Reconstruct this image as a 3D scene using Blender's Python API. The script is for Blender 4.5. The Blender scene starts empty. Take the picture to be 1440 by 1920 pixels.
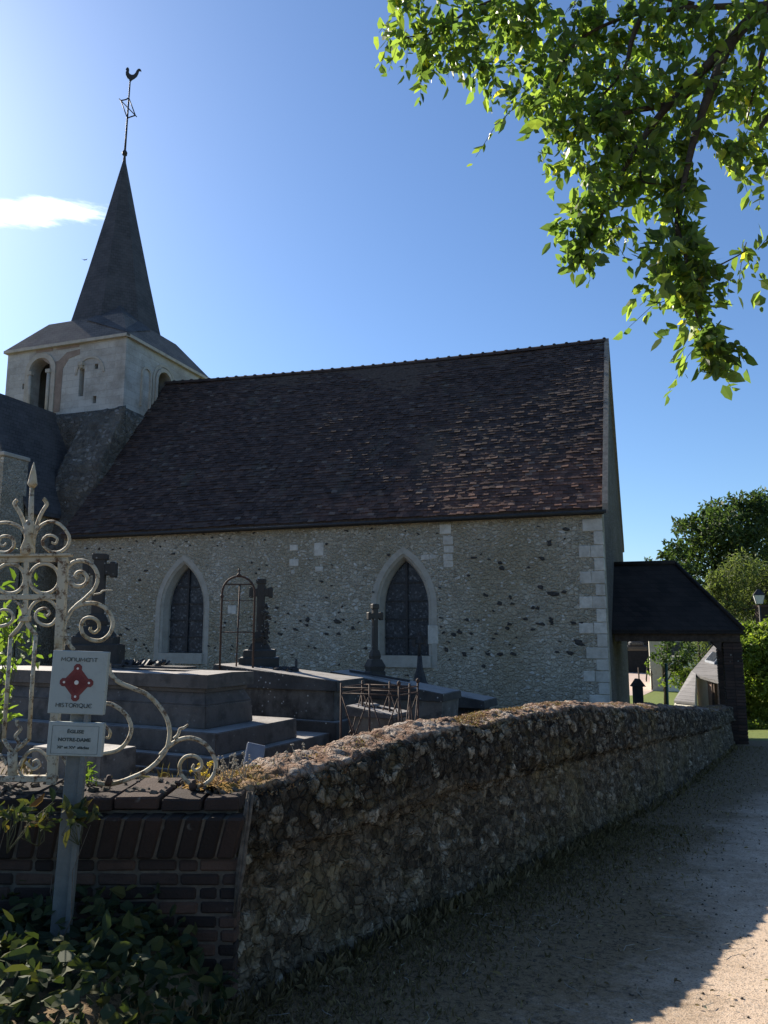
import bpy, bmesh, math, random
import numpy as np
from mathutils import Vector, Matrix, Euler
from mathutils.geometry import tessellate_polygon
R=math.radians
C=bpy.context.scene.collection
random.seed(7); rng=np.random.default_rng(7)
# ------------------------------------------------------------------ camera, sky, sun
HEAD=R(19.3); PITCH=R(8.71); FPX=1442.0
cam=bpy.data.cameras.new('camera'); camo=bpy.data.objects.new('camera',cam); C.objects.link(camo)
camo.location=(0,0,1.6); camo.rotation_euler=(R(90)+PITCH,0,HEAD)
cam.sensor_fit='VERTICAL'; cam.sensor_height=24; cam.lens=24*FPX/1920; cam.clip_end=3000; cam.clip_start=.05
bpy.context.scene.camera=camo
SUN_AZ=R(62.2); SUN_EL=R(31.2)          # azimuth measured left of +Y
sdir=Vector((-math.sin(SUN_AZ)*math.cos(SUN_EL),math.cos(SUN_AZ)*math.cos(SUN_EL),math.sin(SUN_EL)))
sl=bpy.data.lights.new('sun','SUN'); sl.energy=5; sl.angle=R(.5); sl.color=(1,.9,.76)
so=bpy.data.objects.new('sun',sl); C.objects.link(so); so.rotation_euler=sdir.to_track_quat('Z','Y').to_euler()
w=bpy.data.worlds.new('World'); bpy.context.scene.world=w; w.use_nodes=True
wn=w.node_tree; wl=wn.links; bg=wn.nodes['Background']; bg.inputs[1].default_value=.085
sky=wn.nodes.new('ShaderNodeTexSky'); sky.sky_type='NISHITA'; sky.sun_disc=False
sky.sun_elevation=SUN_EL; sky.sun_rotation=-SUN_AZ; sky.air_density=1.0; sky.dust_density=.5; sky.ozone_density=4.5; sky.altitude=50
tc=wn.nodes.new('ShaderNodeTexCoord')
# one thin cloud low in the sky to the left of the spire, placed by compass direction and elevation
def wm(op,a,b=None,c=None):
    n=wn.nodes.new('ShaderNodeMath'); n.operation=op
    for i,v in enumerate((a,b,c)):
        if v is None: continue
        if isinstance(v,(int,float)): n.inputs[i].default_value=v
        else: wl.new(v,n.inputs[i])
    return n.outputs[0]
sx=wn.nodes.new('ShaderNodeSeparateXYZ'); wl.new(tc.outputs['Generated'],sx.inputs[0])
az=wm('ARCTAN2',wm('MULTIPLY',sx.outputs[0],-1),sx.outputs[1]); el=wm('ARCSINE',sx.outputs[2])
nz=wn.nodes.new('ShaderNodeTexNoise'); nz.inputs['Scale'].default_value=1.0; nz.inputs['Detail'].default_value=9; nz.inputs['Roughness'].default_value=.62
cb=wn.nodes.new('ShaderNodeCombineXYZ'); wl.new(wm('MULTIPLY',az,13),cb.inputs[0]); wl.new(wm('MULTIPLY',el,60),cb.inputs[1]); wl.new(cb.outputs[0],nz.inputs['Vector'])
CAZ=R(48.5); CEL=R(26.75)
da=wm('DIVIDE',wm('SUBTRACT',az,CAZ),R(9.4)); de=wm('DIVIDE',wm('SUBTRACT',wm('ADD',el,wm('MULTIPLY',wm('SUBTRACT',az,CAZ),.2)),CEL),R(1.12))
rr=wm('SQRT',wm('ADD',wm('POWER',wm('ABSOLUTE',da),2),wm('POWER',wm('ABSOLUTE',de),2)))
cl=wm('SUBTRACT',wm('ADD',1.0,wm('MULTIPLY',wm('SUBTRACT',nz.outputs[0],.5),1.6)),rr)
clm=wn.nodes.new('ShaderNodeMapRange'); wl.new(cl,clm.inputs[0]); clm.inputs[1].default_value=0; clm.inputs[2].default_value=.7; clm.interpolation_type='SMOOTHSTEP'
mx=wn.nodes.new('ShaderNodeMix'); mx.data_type='RGBA'; wl.new(clm.outputs[0],mx.inputs[0]); ti=wn.nodes.new('ShaderNodeMix'); ti.data_type='RGBA'; ti.blend_type='MULTIPLY'; ti.inputs[0].default_value=1; wl.new(sky.outputs[0],ti.inputs[6]); ti.inputs[7].default_value=(.80,.89,.98,1); wl.new(ti.outputs[2],mx.inputs[6]); mx.inputs[7].default_value=(11,12,13,1)
wl.new(mx.outputs[2],bg.inputs[0])
vs=bpy.context.scene.view_settings; vs.view_transform='Standard'; vs.look='None'; vs.exposure=1.02; vs.gamma=1
bpy.context.scene.cycles.max_bounces=6; bpy.context.scene.cycles.transparent_max_bounces=8
# ------------------------------------------------------------------ projection helpers (world point seen in direction px,py at ground depth d)
sp_,cp_=math.sin(PITCH),math.cos(PITCH)
def ray(px,py):
    x=(px-720)/FPX; y=(960-py)/FPX
    return x,cp_-y*sp_,sp_+y*cp_
def W(lat,d,z=0): return Vector((-math.sin(HEAD)*d+math.cos(HEAD)*lat, math.cos(HEAD)*d+math.sin(HEAD)*lat, z))
def at(px,py,d):
    x,f,u=ray(px,py); s=d/f; return W(x*s,d,1.6+s*u)
def atY(px,py,Y):
    x,f,u=ray(px,py); v=W(x,f); s=Y/v.y; return Vector((v.x*s,Y,1.6+s*u))
# ------------------------------------------------------------------ materials
class NT:
    def __init__(s,name,rough=.9,spec=.3):
        s.m=bpy.data.materials.new(name); s.m.use_nodes=True; s.t=s.m.node_tree; s.b=s.t.nodes['Principled BSDF']
        s.b.inputs['Roughness'].default_value=rough; s.b.inputs['Specular IOR Level'].default_value=spec
        s.tc=s.t.nodes.new('ShaderNodeTexCoord').outputs['Object']
    def n(s,t): return s.t.nodes.new('ShaderNode'+t)
    def put(s,i,v):
        if v is None: return
        if isinstance(v,bpy.types.NodeSocket): s.t.links.new(v,i)
        else: i.default_value=v
    def noise(s,scale,detail=4,rough=.6,co=None,out=0,dist=0):
        n=s.n('TexNoise'); n.inputs['Scale'].default_value=scale; n.inputs['Detail'].default_value=detail; n.inputs['Roughness'].default_value=rough
        n.inputs['Distortion'].default_value=dist; s.put(n.inputs['Vector'],co or s.tc); return n.outputs[out]
    def vor(s,scale,co=None,feat='F1',out=0,rand=1):
        n=s.n('TexVoronoi'); n.feature=feat; n.inputs['Scale'].default_value=scale; n.inputs['Randomness'].default_value=rand; s.put(n.inputs['Vector'],co or s.tc); return n.outputs[out]
    def scale(s,v,co=None,rot=(0,0,0)):
        n=s.n('Mapping'); n.inputs['Scale'].default_value=v; n.inputs['Rotation'].default_value=rot; s.put(n.inputs['Vector'],co or s.tc); return n.outputs[0]
    def ramp(s,f,stops):
        n=s.n('ValToRGB'); s.put(n.inputs[0],f); e=n.color_ramp.elements
        while len(e)<len(stops): e.new(.5)
        for i,(p,c) in enumerate(stops):
            e[i].position=p; e[i].color=(*(c if isinstance(c,(tuple,list)) else (c,c,c)),1)
        return n.outputs[0]
    def mix(s,f,a,b,mode='MIX'):
        n=s.n('Mix'); n.data_type='RGBA'; n.blend_type=mode; s.put(n.inputs[0],f)
        for i,v in ((6,a),(7,b)):
            if isinstance(v,(tuple,list)): v=(*v[:3],1)
            s.put(n.inputs[i],v)
        return n.outputs[2]
    def math(s,op,a,b=None):
        n=s.n('Math'); n.operation=op; s.put(n.inputs[0],a); s.put(n.inputs[1],b); return n.outputs[0]
    def attr(s,name):
        n=s.n('Attribute'); n.attribute_name=name; return n.outputs['Fac']
    def bump(s,h,st=.5,dist=.02,prev=None):
        n=s.n('Bump'); n.inputs['Strength'].default_value=st; n.inputs['Distance'].default_value=dist; s.put(n.inputs['Height'],h); s.put(n.inputs['Normal'],prev); return n.outputs[0]
    def done(s,col,normal=None,rough=None):
        if isinstance(col,(tuple,list)): col=(*col[:3],1)
        s.put(s.b.inputs['Base Color'],col); s.put(s.b.inputs['Normal'],normal); s.put(s.b.inputs['Roughness'],rough); return s.m
def simple(name,a,b,scale=8,rough=.9,bs=.4,bd=.01,spec=.3,metal=0):
    t=NT(name,rough,spec); f=t.noise(scale,6); g=t.noise(scale*9,5)
    t.b.inputs['Metallic'].default_value=metal
    return t.done(t.mix(t.ramp(f,[(.35,0),(.65,1)]),a,b),t.bump(g,bs,bd))
M={}
def rubble(name,sc,st_a,st_b,mort,stain):
    t=NT(name,.95,.2); wob=t.noise(3,3,out=1)
    co=t.mix(.10,t.scale((.85,.85,1.12)),wob,'ADD')
    e=t.vor(sc,co,'DISTANCE_TO_EDGE'); cid=t.vor(sc,co,'F1',1); sep=t.n('SeparateColor'); t.put(sep.inputs[0],cid)
    stone=t.ramp(e,[(.05,0),(.2,1)])
    big=t.noise(.45,5); mid=t.noise(2.3,6,.7)
    sc_=t.ramp(sep.outputs[0],[(0,tuple(x*.55 for x in st_a)),(.3,st_a),(.8,st_b),(1,tuple(min(1,x*1.3) for x in st_b))])
    col=t.mix(stone,mort,sc_)
    col=t.mix(t.ramp(mid,[(.38,0),(.6,.75)]),col,mort)
    col=t.mix(t.ramp(big,[(.38,0),(.62,.75)]),col,stain)
    fine=t.noise(42,5,.7)
    col=t.mix(.62,col,t.ramp(fine,[(.36,.3),(.62,1.0)]),'MULTIPLY')
    sp=t.noise(13,6,.75); col=t.mix(t.ramp(sp,[(.58,0),(.66,.75)]),col,tuple(x*.35 for x in st_a))
    h=t.math('ADD',t.math('MULTIPLY',t.ramp(e,[(0,0),(.16,1)]),1.0),t.math('MULTIPLY',fine,.8))
    return t.done(col,t.bump(h,.9,.03))
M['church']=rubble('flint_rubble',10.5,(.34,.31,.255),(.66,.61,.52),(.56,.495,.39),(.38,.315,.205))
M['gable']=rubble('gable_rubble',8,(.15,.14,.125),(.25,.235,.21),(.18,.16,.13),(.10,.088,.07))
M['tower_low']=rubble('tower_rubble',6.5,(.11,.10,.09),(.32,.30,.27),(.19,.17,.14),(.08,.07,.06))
def ashlar(name,base,dark,bw=.5,bh=.28,stain=.5):
    t=NT(name,.9,.25)
    b=t.n('TexBrick'); b.offset=.5; b.inputs['Scale'].default_value=1; b.inputs['Brick Width'].default_value=bw; b.inputs['Row Height'].default_value=bh; b.inputs['Mortar Size'].default_value=.006; b.inputs['Mortar Smooth'].default_value=.4
    co=t.n('SeparateXYZ'); t.put(co.inputs[0],t.tc); cc=t.n('CombineXYZ'); t.put(cc.inputs[0],t.math('ADD',co.outputs[0],co.outputs[1])); t.put(cc.inputs[1],co.outputs[2]); t.put(b.inputs['Vector'],cc.outputs[0])
    b.inputs[1].default_value=(*base,1); b.inputs[2].default_value=(*[x*.82 for x in base],1); b.inputs[3].default_value=(*[x*.7 for x in base],1)
    n1=t.noise(1.1,7,.65); n2=t.noise(22,5)
    col=t.mix(t.ramp(n1,[(.45,0),(.68,stain)]),b.outputs[0],dark)
    col=t.mix(.4,col,t.ramp(n2,[(.3,.6),(.7,1.0)]),'MULTIPLY')
    return t.done(col,t.bump(t.math('ADD',t.math('MULTIPLY',b.outputs[1],-1),t.math('MULTIPLY',n2,.5)),.6,.012))
M['ashlar']=ashlar('tower_ashlar',(.50,.48,.44),(.24,.215,.18),.55,.24,.8)
def block(name,a,b):
    t=NT(name,.9,.25); tn=t.attr('tint'); f=t.noise(5,7,.7); g=t.noise(40,5)
    col=t.mix(t.ramp(f,[(.4,0),(.7,.8)]),t.mix(tn,a,tuple(x*1.25 for x in a)),b)
    return t.done(col,t.bump(t.math('ADD',g,t.math('MULTIPLY',f,2)),.5,.012))
M['quoin']=block('pale_quoin_stone',(.50,.465,.405),(.32,.285,.235))
M['surround']=block('window_stone',(.38,.345,.29),(.28,.25,.205))
M['flint']=simple('dark_flint',(.02,.018,.017),(.055,.05,.046),20,.6)
M['brown_plaster']=simple('brown_render_patch',(.20,.15,.12),(.28,.22,.18),3)
def tiles():
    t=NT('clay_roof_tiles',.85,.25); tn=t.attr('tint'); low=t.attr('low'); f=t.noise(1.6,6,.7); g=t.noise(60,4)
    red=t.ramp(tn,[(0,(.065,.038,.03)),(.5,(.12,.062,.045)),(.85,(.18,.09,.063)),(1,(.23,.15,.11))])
    drk=t.ramp(tn,[(0,(.032,.023,.021)),(.6,(.058,.040,.035)),(.96,(.08,.055,.046)),(1,(.12,.10,.085))])  # palest tiles carry sunlit edge streaks in their colour
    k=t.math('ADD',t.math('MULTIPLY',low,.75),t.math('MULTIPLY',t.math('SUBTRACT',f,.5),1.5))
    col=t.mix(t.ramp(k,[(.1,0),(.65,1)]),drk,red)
    ml=t.noise(1.1,7,.7,t.scale((1.4,.5,.5))); col=t.mix(t.ramp(ml,[(.56,0),(.7,.5)]),col,(.085,.08,.062))
    return t.done(col,t.bump(g,.5,.006))
M['tile']=tiles()
def slate(name,a,b,rough=.6):
    t=NT(name,rough,.35); bb=t.n('TexBrick'); bb.inputs['Scale'].default_value=1; bb.inputs['Brick Width'].default_value=.2; bb.inputs['Row Height'].default_value=.12; bb.inputs['Mortar Size'].default_value=.006
    co=t.n('SeparateXYZ'); t.put(co.inputs[0],t.tc); cc=t.n('CombineXYZ'); t.put(cc.inputs[0],t.math('ADD',co.outputs[0],t.math('MULTIPLY',co.outputs[1],.9))); t.put(cc.inputs[1],co.outputs[2]); t.put(bb.inputs['Vector'],cc.outputs[0])
    bb.inputs[1].default_value=(*a,1); bb.inputs[2].default_value=(*b,1); bb.inputs[3].default_value=(*[x*.4 for x in a],1)
    n=t.noise(1.5,6); col=t.mix(t.ramp(n,[(.4,0),(.7,.5)]),bb.outputs[0],tuple(x*1.5 for x in b))
    return t.done(col,t.bump(t.math('ADD',t.math('MULTIPLY',bb.outputs[1],-1),t.noise(30,4)),.5,.012))
M['slate']=slate('spire_slate',(.045,.044,.046),(.065,.062,.064),.75)
M['skirt']=slate('tower_roof_tile',(.10,.085,.078),(.135,.115,.10),.85)
M['darkroof']=slate('dark_slate_roof',(.05,.048,.05),(.075,.07,.07),.8)
M['porchroof']=slate('porch_tiles',(.014,.012,.011),(.028,.022,.019),.95)
M['greyroof']=slate('grey_fibre_roof',(.15,.145,.14),(.19,.18,.175),.8)
M['wood']=simple('old_dark_timber',(.045,.032,.024),(.09,.065,.05),12)
M['cream']=simple('cream_wall',(.62,.58,.48),(.70,.66,.57),2)
M['brick_house']=ashlar('house_brick',(.42,.30,.24),(.33,.25,.21),.24,.09)
M['black']=simple('black_void',(.012,.012,.012),(.02,.02,.02),5)
M['lead']=simple('lead_flashing',(.35,.37,.4),(.45,.47,.5),6,.5)
def brick(name,cols,mort):
    t=NT(name,.9,.2); tn=t.attr('tint'); f=t.noise(6,6,.7); g=t.noise(70,5)
    col=t.ramp(tn,[(0,cols[0]),(.5,cols[1]),(1,cols[2])])
    col=t.mix(t.ramp(f,[(.45,0),(.7,.6)]),col,cols[0])
    lich=t.vor(9,feat='F1'); ln=t.noise(4,3)
    col=t.mix(t.math('MULTIPLY',t.ramp(lich,[(.1,1),(.2,0)]),t.ramp(ln,[(.55,0),(.62,.8)])),col,(.36,.36,.33))
    return t.done(col,t.bump(t.math('ADD',g,f),.7,.01))
M['brick']=brick('weathered_dark_brick',[(.022,.018,.016),(.055,.037,.03),(.115,.07,.05)],None)
M['pier_brick']=brick('pier_brick',[(.04,.03,.027),(.07,.045,.036),(.10,.06,.045)],None)
M['mortar']=simple('old_mortar',(.07,.058,.045),(.13,.11,.085),14)
def wallmat():
    t=NT('weathered_flint_wall',.95,.2); st=t.attr('stone'); tn=t.attr('tint'); ti=t.attr('tier'); tp=t.attr('top')
    up=t.ramp(tn,[(0,(.045,.037,.028)),(.4,(.095,.08,.06)),(.75,(.17,.145,.11)),(1,(.31,.275,.215))])
    lo=t.ramp(tn,[(0,(.06,.047,.033)),(.4,(.12,.097,.068)),(.8,(.20,.165,.12)),(1,(.30,.26,.20))])
    mu=t.mix(t.noise(5,5),(.016,.012,.009),(.05,.04,.028)); ml=t.mix(t.noise(5,5),(.10,.078,.05),(.19,.15,.10))
    sto=t.mix(ti,lo,up); mor=t.mix(ti,ml,mu)
    col=t.mix(t.ramp(st,[(.35,0),(.6,1)]),mor,sto)
    l=t.noise(11,7,.75); l2=t.noise(2.3,4)
    lich=t.math('MULTIPLY',t.ramp(l,[(.56,0),(.61,1)]),t.ramp(l2,[(.45,.1),(.6,1)]))
    col=t.mix(t.math('MULTIPLY',lich,.75),col,(.36,.34,.28))
    col=t.mix(.6,col,t.ramp(t.noise(38,8,.8),[(.38,.35),(.6,1.15)]),'MULTIPLY')
    och=t.ramp(t.noise(1.7,5),[(.5,0),(.68,.45)]); col=t.mix(och,col,(.16,.12,.045))
    bl=t.ramp(t.noise(17,9,.85,t.scale((1,1,.6))),[(.52,0),(.56,.95)]); col=t.mix(t.math('MULTIPLY',bl,t.ramp(ti,[(0,.35),(1,.85)])),col,(.018,.016,.014))
    m=t.noise(7,6,.7); mt=t.ramp(m,[(.3,(.07,.04,.025)),(.42,(.17,.095,.06)),(.52,(.27,.19,.14)),(.62,(.33,.29,.25)),(.75,(.38,.35,.32))])
    orange=t.math('MULTIPLY',t.attr('orange'),t.ramp(t.noise(9,5),[(.35,0),(.5,1)])); mt=t.mix(orange,mt,(.30,.17,.03))
    col=t.mix(tp,col,mt)
    wco=t.mix(.09,t.scale((1,1,.85)),t.noise(9,3,out=1),'ADD'); ve=t.vor(17,wco,'DISTANCE_TO_EDGE'); vc=t.n('SeparateColor'); t.put(vc.inputs[0],t.vor(17,wco,'F1',1))
    nt_=t.math('SUBTRACT',1.0,tp); col=t.mix(t.math('MULTIPLY',nt_,.75),col,t.ramp(vc.outputs[0],[(0,.65),(.5,1.25),(.85,1.7),(1,2.4)]),'MULTIPLY')
    crk=t.math('MULTIPLY',t.math('MULTIPLY',t.ramp(ve,[(.015,1),(.06,0)]),t.ramp(t.noise(4,4),[(.38,.15),(.6,1)])),nt_); crk=t.math('MULTIPLY',crk,t.ramp(ti,[(0,.45),(1,1)])); col=t.mix(t.math('MULTIPLY',crk,.9),col,(.018,.014,.01))
    g=t.noise(55,7,.75); g2=t.noise(16,5)
    return t.done(col,t.bump(t.math('ADD',t.math('ADD',g,t.math('MULTIPLY',g2,1.5)),t.math('MULTIPLY',t.ramp(ve,[(0,0),(.12,1)]),1.3)),.95,.016))
M['wall']=wallmat()
def ironm():
    t=NT('flaking_white_iron',.7,.3); f=t.noise(22,6,.75); g=t.noise(60,5); r=t.noise(7,4)
    col=t.mix(t.ramp(f,[(.50,0),(.60,1)]),(.44,.40,.30),(.11,.065,.035))
    col=t.mix(t.ramp(r,[(.55,0),(.66,.7)]),col,(.34,.26,.13))
    return t.done(col,t.bump(g,.5,.004))
M['iron']=ironm()
M['rust']=simple('rusty_iron',(.035,.025,.022),(.09,.05,.035),30,.75)
M['darkiron']=simple('dark_iron',(.02,.02,.022),(.045,.042,.04),30,.6)
def granite(name,a,b,lich=.0,rough=.68):
    t=NT(name,rough,.35); f=t.noise(2.2,6,.7); g=t.noise(60,4)
    col=t.mix(t.ramp(f,[(.35,0),(.7,1)]),a,b)
    if lich:
        v=t.vor(13); col=t.mix(t.math('MULTIPLY',t.ramp(v,[(.12,1),(.2,0)]),t.ramp(t.noise(3,3),[(.5,0),(.58,lich)])),col,(.5,.5,.47))
        col=t.mix(t.ramp(t.noise(5,6),[(.5,0),(.65,.7)]),col,(.03,.028,.025))
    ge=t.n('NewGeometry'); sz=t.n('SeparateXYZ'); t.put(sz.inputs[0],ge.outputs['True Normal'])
    col=t.mix(t.ramp(sz.outputs[2],[(.85,0),(.95,.85)]),col,t.mix(f,(.30,.28,.26),(.42,.40,.37)))  # up-facing stone coloured lighter, sunlight on the tomb tops painted in
    col=t.mix(.45,col,t.ramp(g,[(.3,.5),(.7,1)]),'MULTIPLY')
    dr=t.ramp(t.noise(3,6,.7,t.scale((1,1,.25))),[(.5,0),(.66,.55)]); col=t.mix(dr,col,tuple(x*.45 for x in a))
    return t.done(col,t.bump(t.math('ADD',g,f),.35,.008))
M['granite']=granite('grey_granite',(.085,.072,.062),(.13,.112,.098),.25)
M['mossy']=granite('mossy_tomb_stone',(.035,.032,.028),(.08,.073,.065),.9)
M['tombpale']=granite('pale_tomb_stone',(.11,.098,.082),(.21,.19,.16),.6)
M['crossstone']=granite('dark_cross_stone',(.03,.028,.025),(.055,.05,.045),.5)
M['plaque']=simple('polished_black_plaque',(.015,.015,.017),(.03,.03,.03),8,.3)
M['blueplaque']=simple('blue_grey_plaque',(.17,.19,.23),(.23,.25,.28),8,.5)
def enamel():
    t=NT('pale_sign_enamel',.45,.4); f=t.noise(9,6,.7); col=t.mix(t.ramp(f,[(.5,0),(.72,.6)]),(.29,.335,.325),(.20,.235,.225)); col=t.mix(t.ramp(t.noise(28,8,.8),[(.62,0),(.68,.7)]),col,(.10,.10,.08))
    return t.done(col,t.bump(t.noise(30,4),.15,.003))
M['enamel']=enamel()
M['signred']=simple('sign_red',(.13,.028,.028),(.17,.04,.038),12,.6)
M['signink']=simple('sign_ink',(.03,.045,.045),(.06,.075,.07),12,.6)
M['post']=simple('grey_metal_post',(.11,.12,.115),(.16,.17,.16),9,.6)
def glassm():
    t=NT('leaded_glass',.4,.25); co=t.scale((1,1,1)); v=t.vor(20,co,'F1',1); e=t.vor(20,co,'DISTANCE_TO_EDGE'); s=t.n('SeparateColor'); t.put(s.inputs[0],v)
    col=t.ramp(s.outputs[0],[(0,(.018,.022,.028)),(.5,(.035,.04,.048)),(.85,(.06,.066,.075)),(1,(.13,.135,.14))])
    col=t.mix(t.ramp(e,[(.02,1),(.05,0)]),col,(.02,.02,.02))
    return t.done(col,t.bump(s.outputs[1],.25,.008))
M['glass']=glassm()
def leafm(name,cols,trans,tcol=1.5,rough=.45):
    t=NT(name,rough,.25); tn=t.attr('tint'); col=t.ramp(tn,cols)
    mm=t.m; ou=[n for n in t.t.nodes if n.type=='OUTPUT_MATERIAL'][0]
    tr=t.n('BsdfTranslucent'); t.put(tr.inputs[0],t.mix(1,col,(tcol,tcol*1.15,tcol*.45),'MULTIPLY'))
    ms=t.n('MixShader'); ms.inputs[0].default_value=trans; t.done(col)
    t.put(ms.inputs[1],t.b.outputs[0]); t.put(ms.inputs[2],tr.outputs[0]); t.put(ou.inputs[0],ms.outputs[0]); return mm
M['leaf']=leafm('canopy_leaf',[(0,(.045,.07,.035)),(.45,(.10,.14,.05)),(.85,(.2,.235,.06)),(.96,(.36,.35,.07)),(1,(.5,.42,.07))],.55,2.4,.38)
M['ivy']=leafm('ivy_leaf',[(0,(.025,.04,.022)),(.4,(.05,.065,.027)),(.75,(.09,.09,.032)),(.93,(.15,.12,.04)),(1,(.15,.07,.03))],.25,1.3,.75)
M['brightleaf']=leafm('shrub_leaf',[(0,(.07,.11,.025)),(1,(.17,.22,.05))],.45,1.9,.5)
M['treeleaf']=leafm('tree_leaf',[(0,(.028,.048,.022)),(.5,(.06,.088,.036)),(1,(.12,.15,.06))],.4,1.6,.6)
M['willowleaf']=leafm('willow_leaf',[(0,(.07,.085,.04)),(.5,(.12,.14,.065)),(1,(.20,.21,.10))],.45,1.8,.6)
M['hedgeleaf']=leafm('hedge_leaf',[(0,(.07,.10,.025)),(.5,(.14,.18,.04)),(.9,(.25,.27,.06)),(1,(.30,.18,.07))],.45,2,.6)
M['litter']=leafm('dry_leaf',[(0,(.16,.11,.06)),(.6,(.30,.23,.11)),(1,(.5,.46,.26))],.1,1,.8)
M['straw']=leafm('dry_grass',[(0,(.12,.065,.035)),(.5,(.27,.16,.09)),(1,(.45,.38,.27))],.25,1.2,.9)
M['grassblade']=leafm('grass_blade',[(0,(.085,.065,.03)),(.6,(.18,.135,.07)),(1,(.32,.25,.14))],.3,1.3,.8)
M['flower']=simple('yellow_petal',(.7,.5,.03),(.8,.6,.05),9)
M['palestem']=simple('pale_dry_stem',(.25,.22,.17),(.36,.33,.27),20)
M['drystem']=simple('dry_stem',(.085,.07,.055),(.17,.145,.115),30,.95,.8,.01)
M['greenstem']=simple('green_stem',(.05,.06,.03),(.09,.09,.05),20)
M['bark']=simple('tree_bark',(.045,.035,.028),(.09,.075,.06),14,.95,.8,.02)
def groundm():
    t=NT('ground_earth',.97,.15); d=t.attr('zone')
    f=t.noise(3,8,.7); g=t.noise(50,6,.75); v=t.vor(70)
    dirt=t.mix(t.ramp(f,[(.35,0),(.65,1)]),(.17,.125,.078),(.30,.23,.155))
    dirt=t.mix(t.ramp(g,[(.52,0),(.62,.7)]),dirt,(.075,.068,.035))
    dirt=t.mix(t.ramp(t.noise(30,4),[(.60,0),(.66,.8)]),dirt,(.26,.23,.17))
    grav=t.mix(t.ramp(v,[(.1,0),(.5,1)]),(.34,.29,.24),(.17,.14,.11))
    gs=t.mix(t.noise(.5,6),(.10,.15,.035),(.17,.20,.06)); gs=t.mix(t.ramp(t.noise(9,5),[(.4,0),(.7,.4)]),gs,(.2,.18,.08))
    col=t.mix(t.ramp(d,[(.2,0),(.35,1)]),dirt,grav); col=t.mix(t.ramp(d,[(.65,0),(.85,1)]),col,gs)
    return t.done(col,t.bump(t.math('ADD',g,f),.8,.03))
M['ground']=groundm()
def roadm():
    t=NT('worn_tarmac_track',.93,.25); ed=t.attr('edge'); f=t.noise(1.1,8,.7); g=t.noise(90,6,.8); v=t.vor(110); s=t.n('SeparateColor')
    t.put(s.inputs[0],t.vor(110,out=1))
    col=t.mix(t.ramp(f,[(.3,0),(.7,1)]),(.43,.325,.235),(.53,.415,.31))
    col=t.mix(t.ramp(s.outputs[0],[(.80,0),(.88,.4)]),col,(.46,.41,.35)); col=t.mix(t.ramp(s.outputs[1],[(.75,0),(.85,.6)]),col,(.12,.105,.09))
    dirt=t.mix(t.ramp(g,[(.4,0),(.65,1)]),(.15,.098,.05),(.26,.185,.105))
    dirt=t.mix(t.ramp(t.noise(26,6,.8),[(.50,0),(.58,.85)]),dirt,(.045,.035,.022)); dirt=t.mix(t.ramp(t.noise(34,5,.8),[(.60,0),(.66,.8)]),dirt,(.34,.28,.2))
    k=t.math('ADD',t.math('ADD',ed,t.math('MULTIPLY',t.math('SUBTRACT',t.noise(1.0,9,.75),.5),2.0)),t.math('MULTIPLY',t.math('SUBTRACT',t.noise(14,6,.8),.5),1.0))
    col=t.mix(t.ramp(k,[(.2,0),(.95,1)]),dirt,col)
    return t.done(col,t.bump(t.math('ADD',g,v),.45,.005))
M['road']=roadm()
M['lane']=simple('pinkish_lane',(.40,.31,.26),(.46,.37,.31),1.5)
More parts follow.
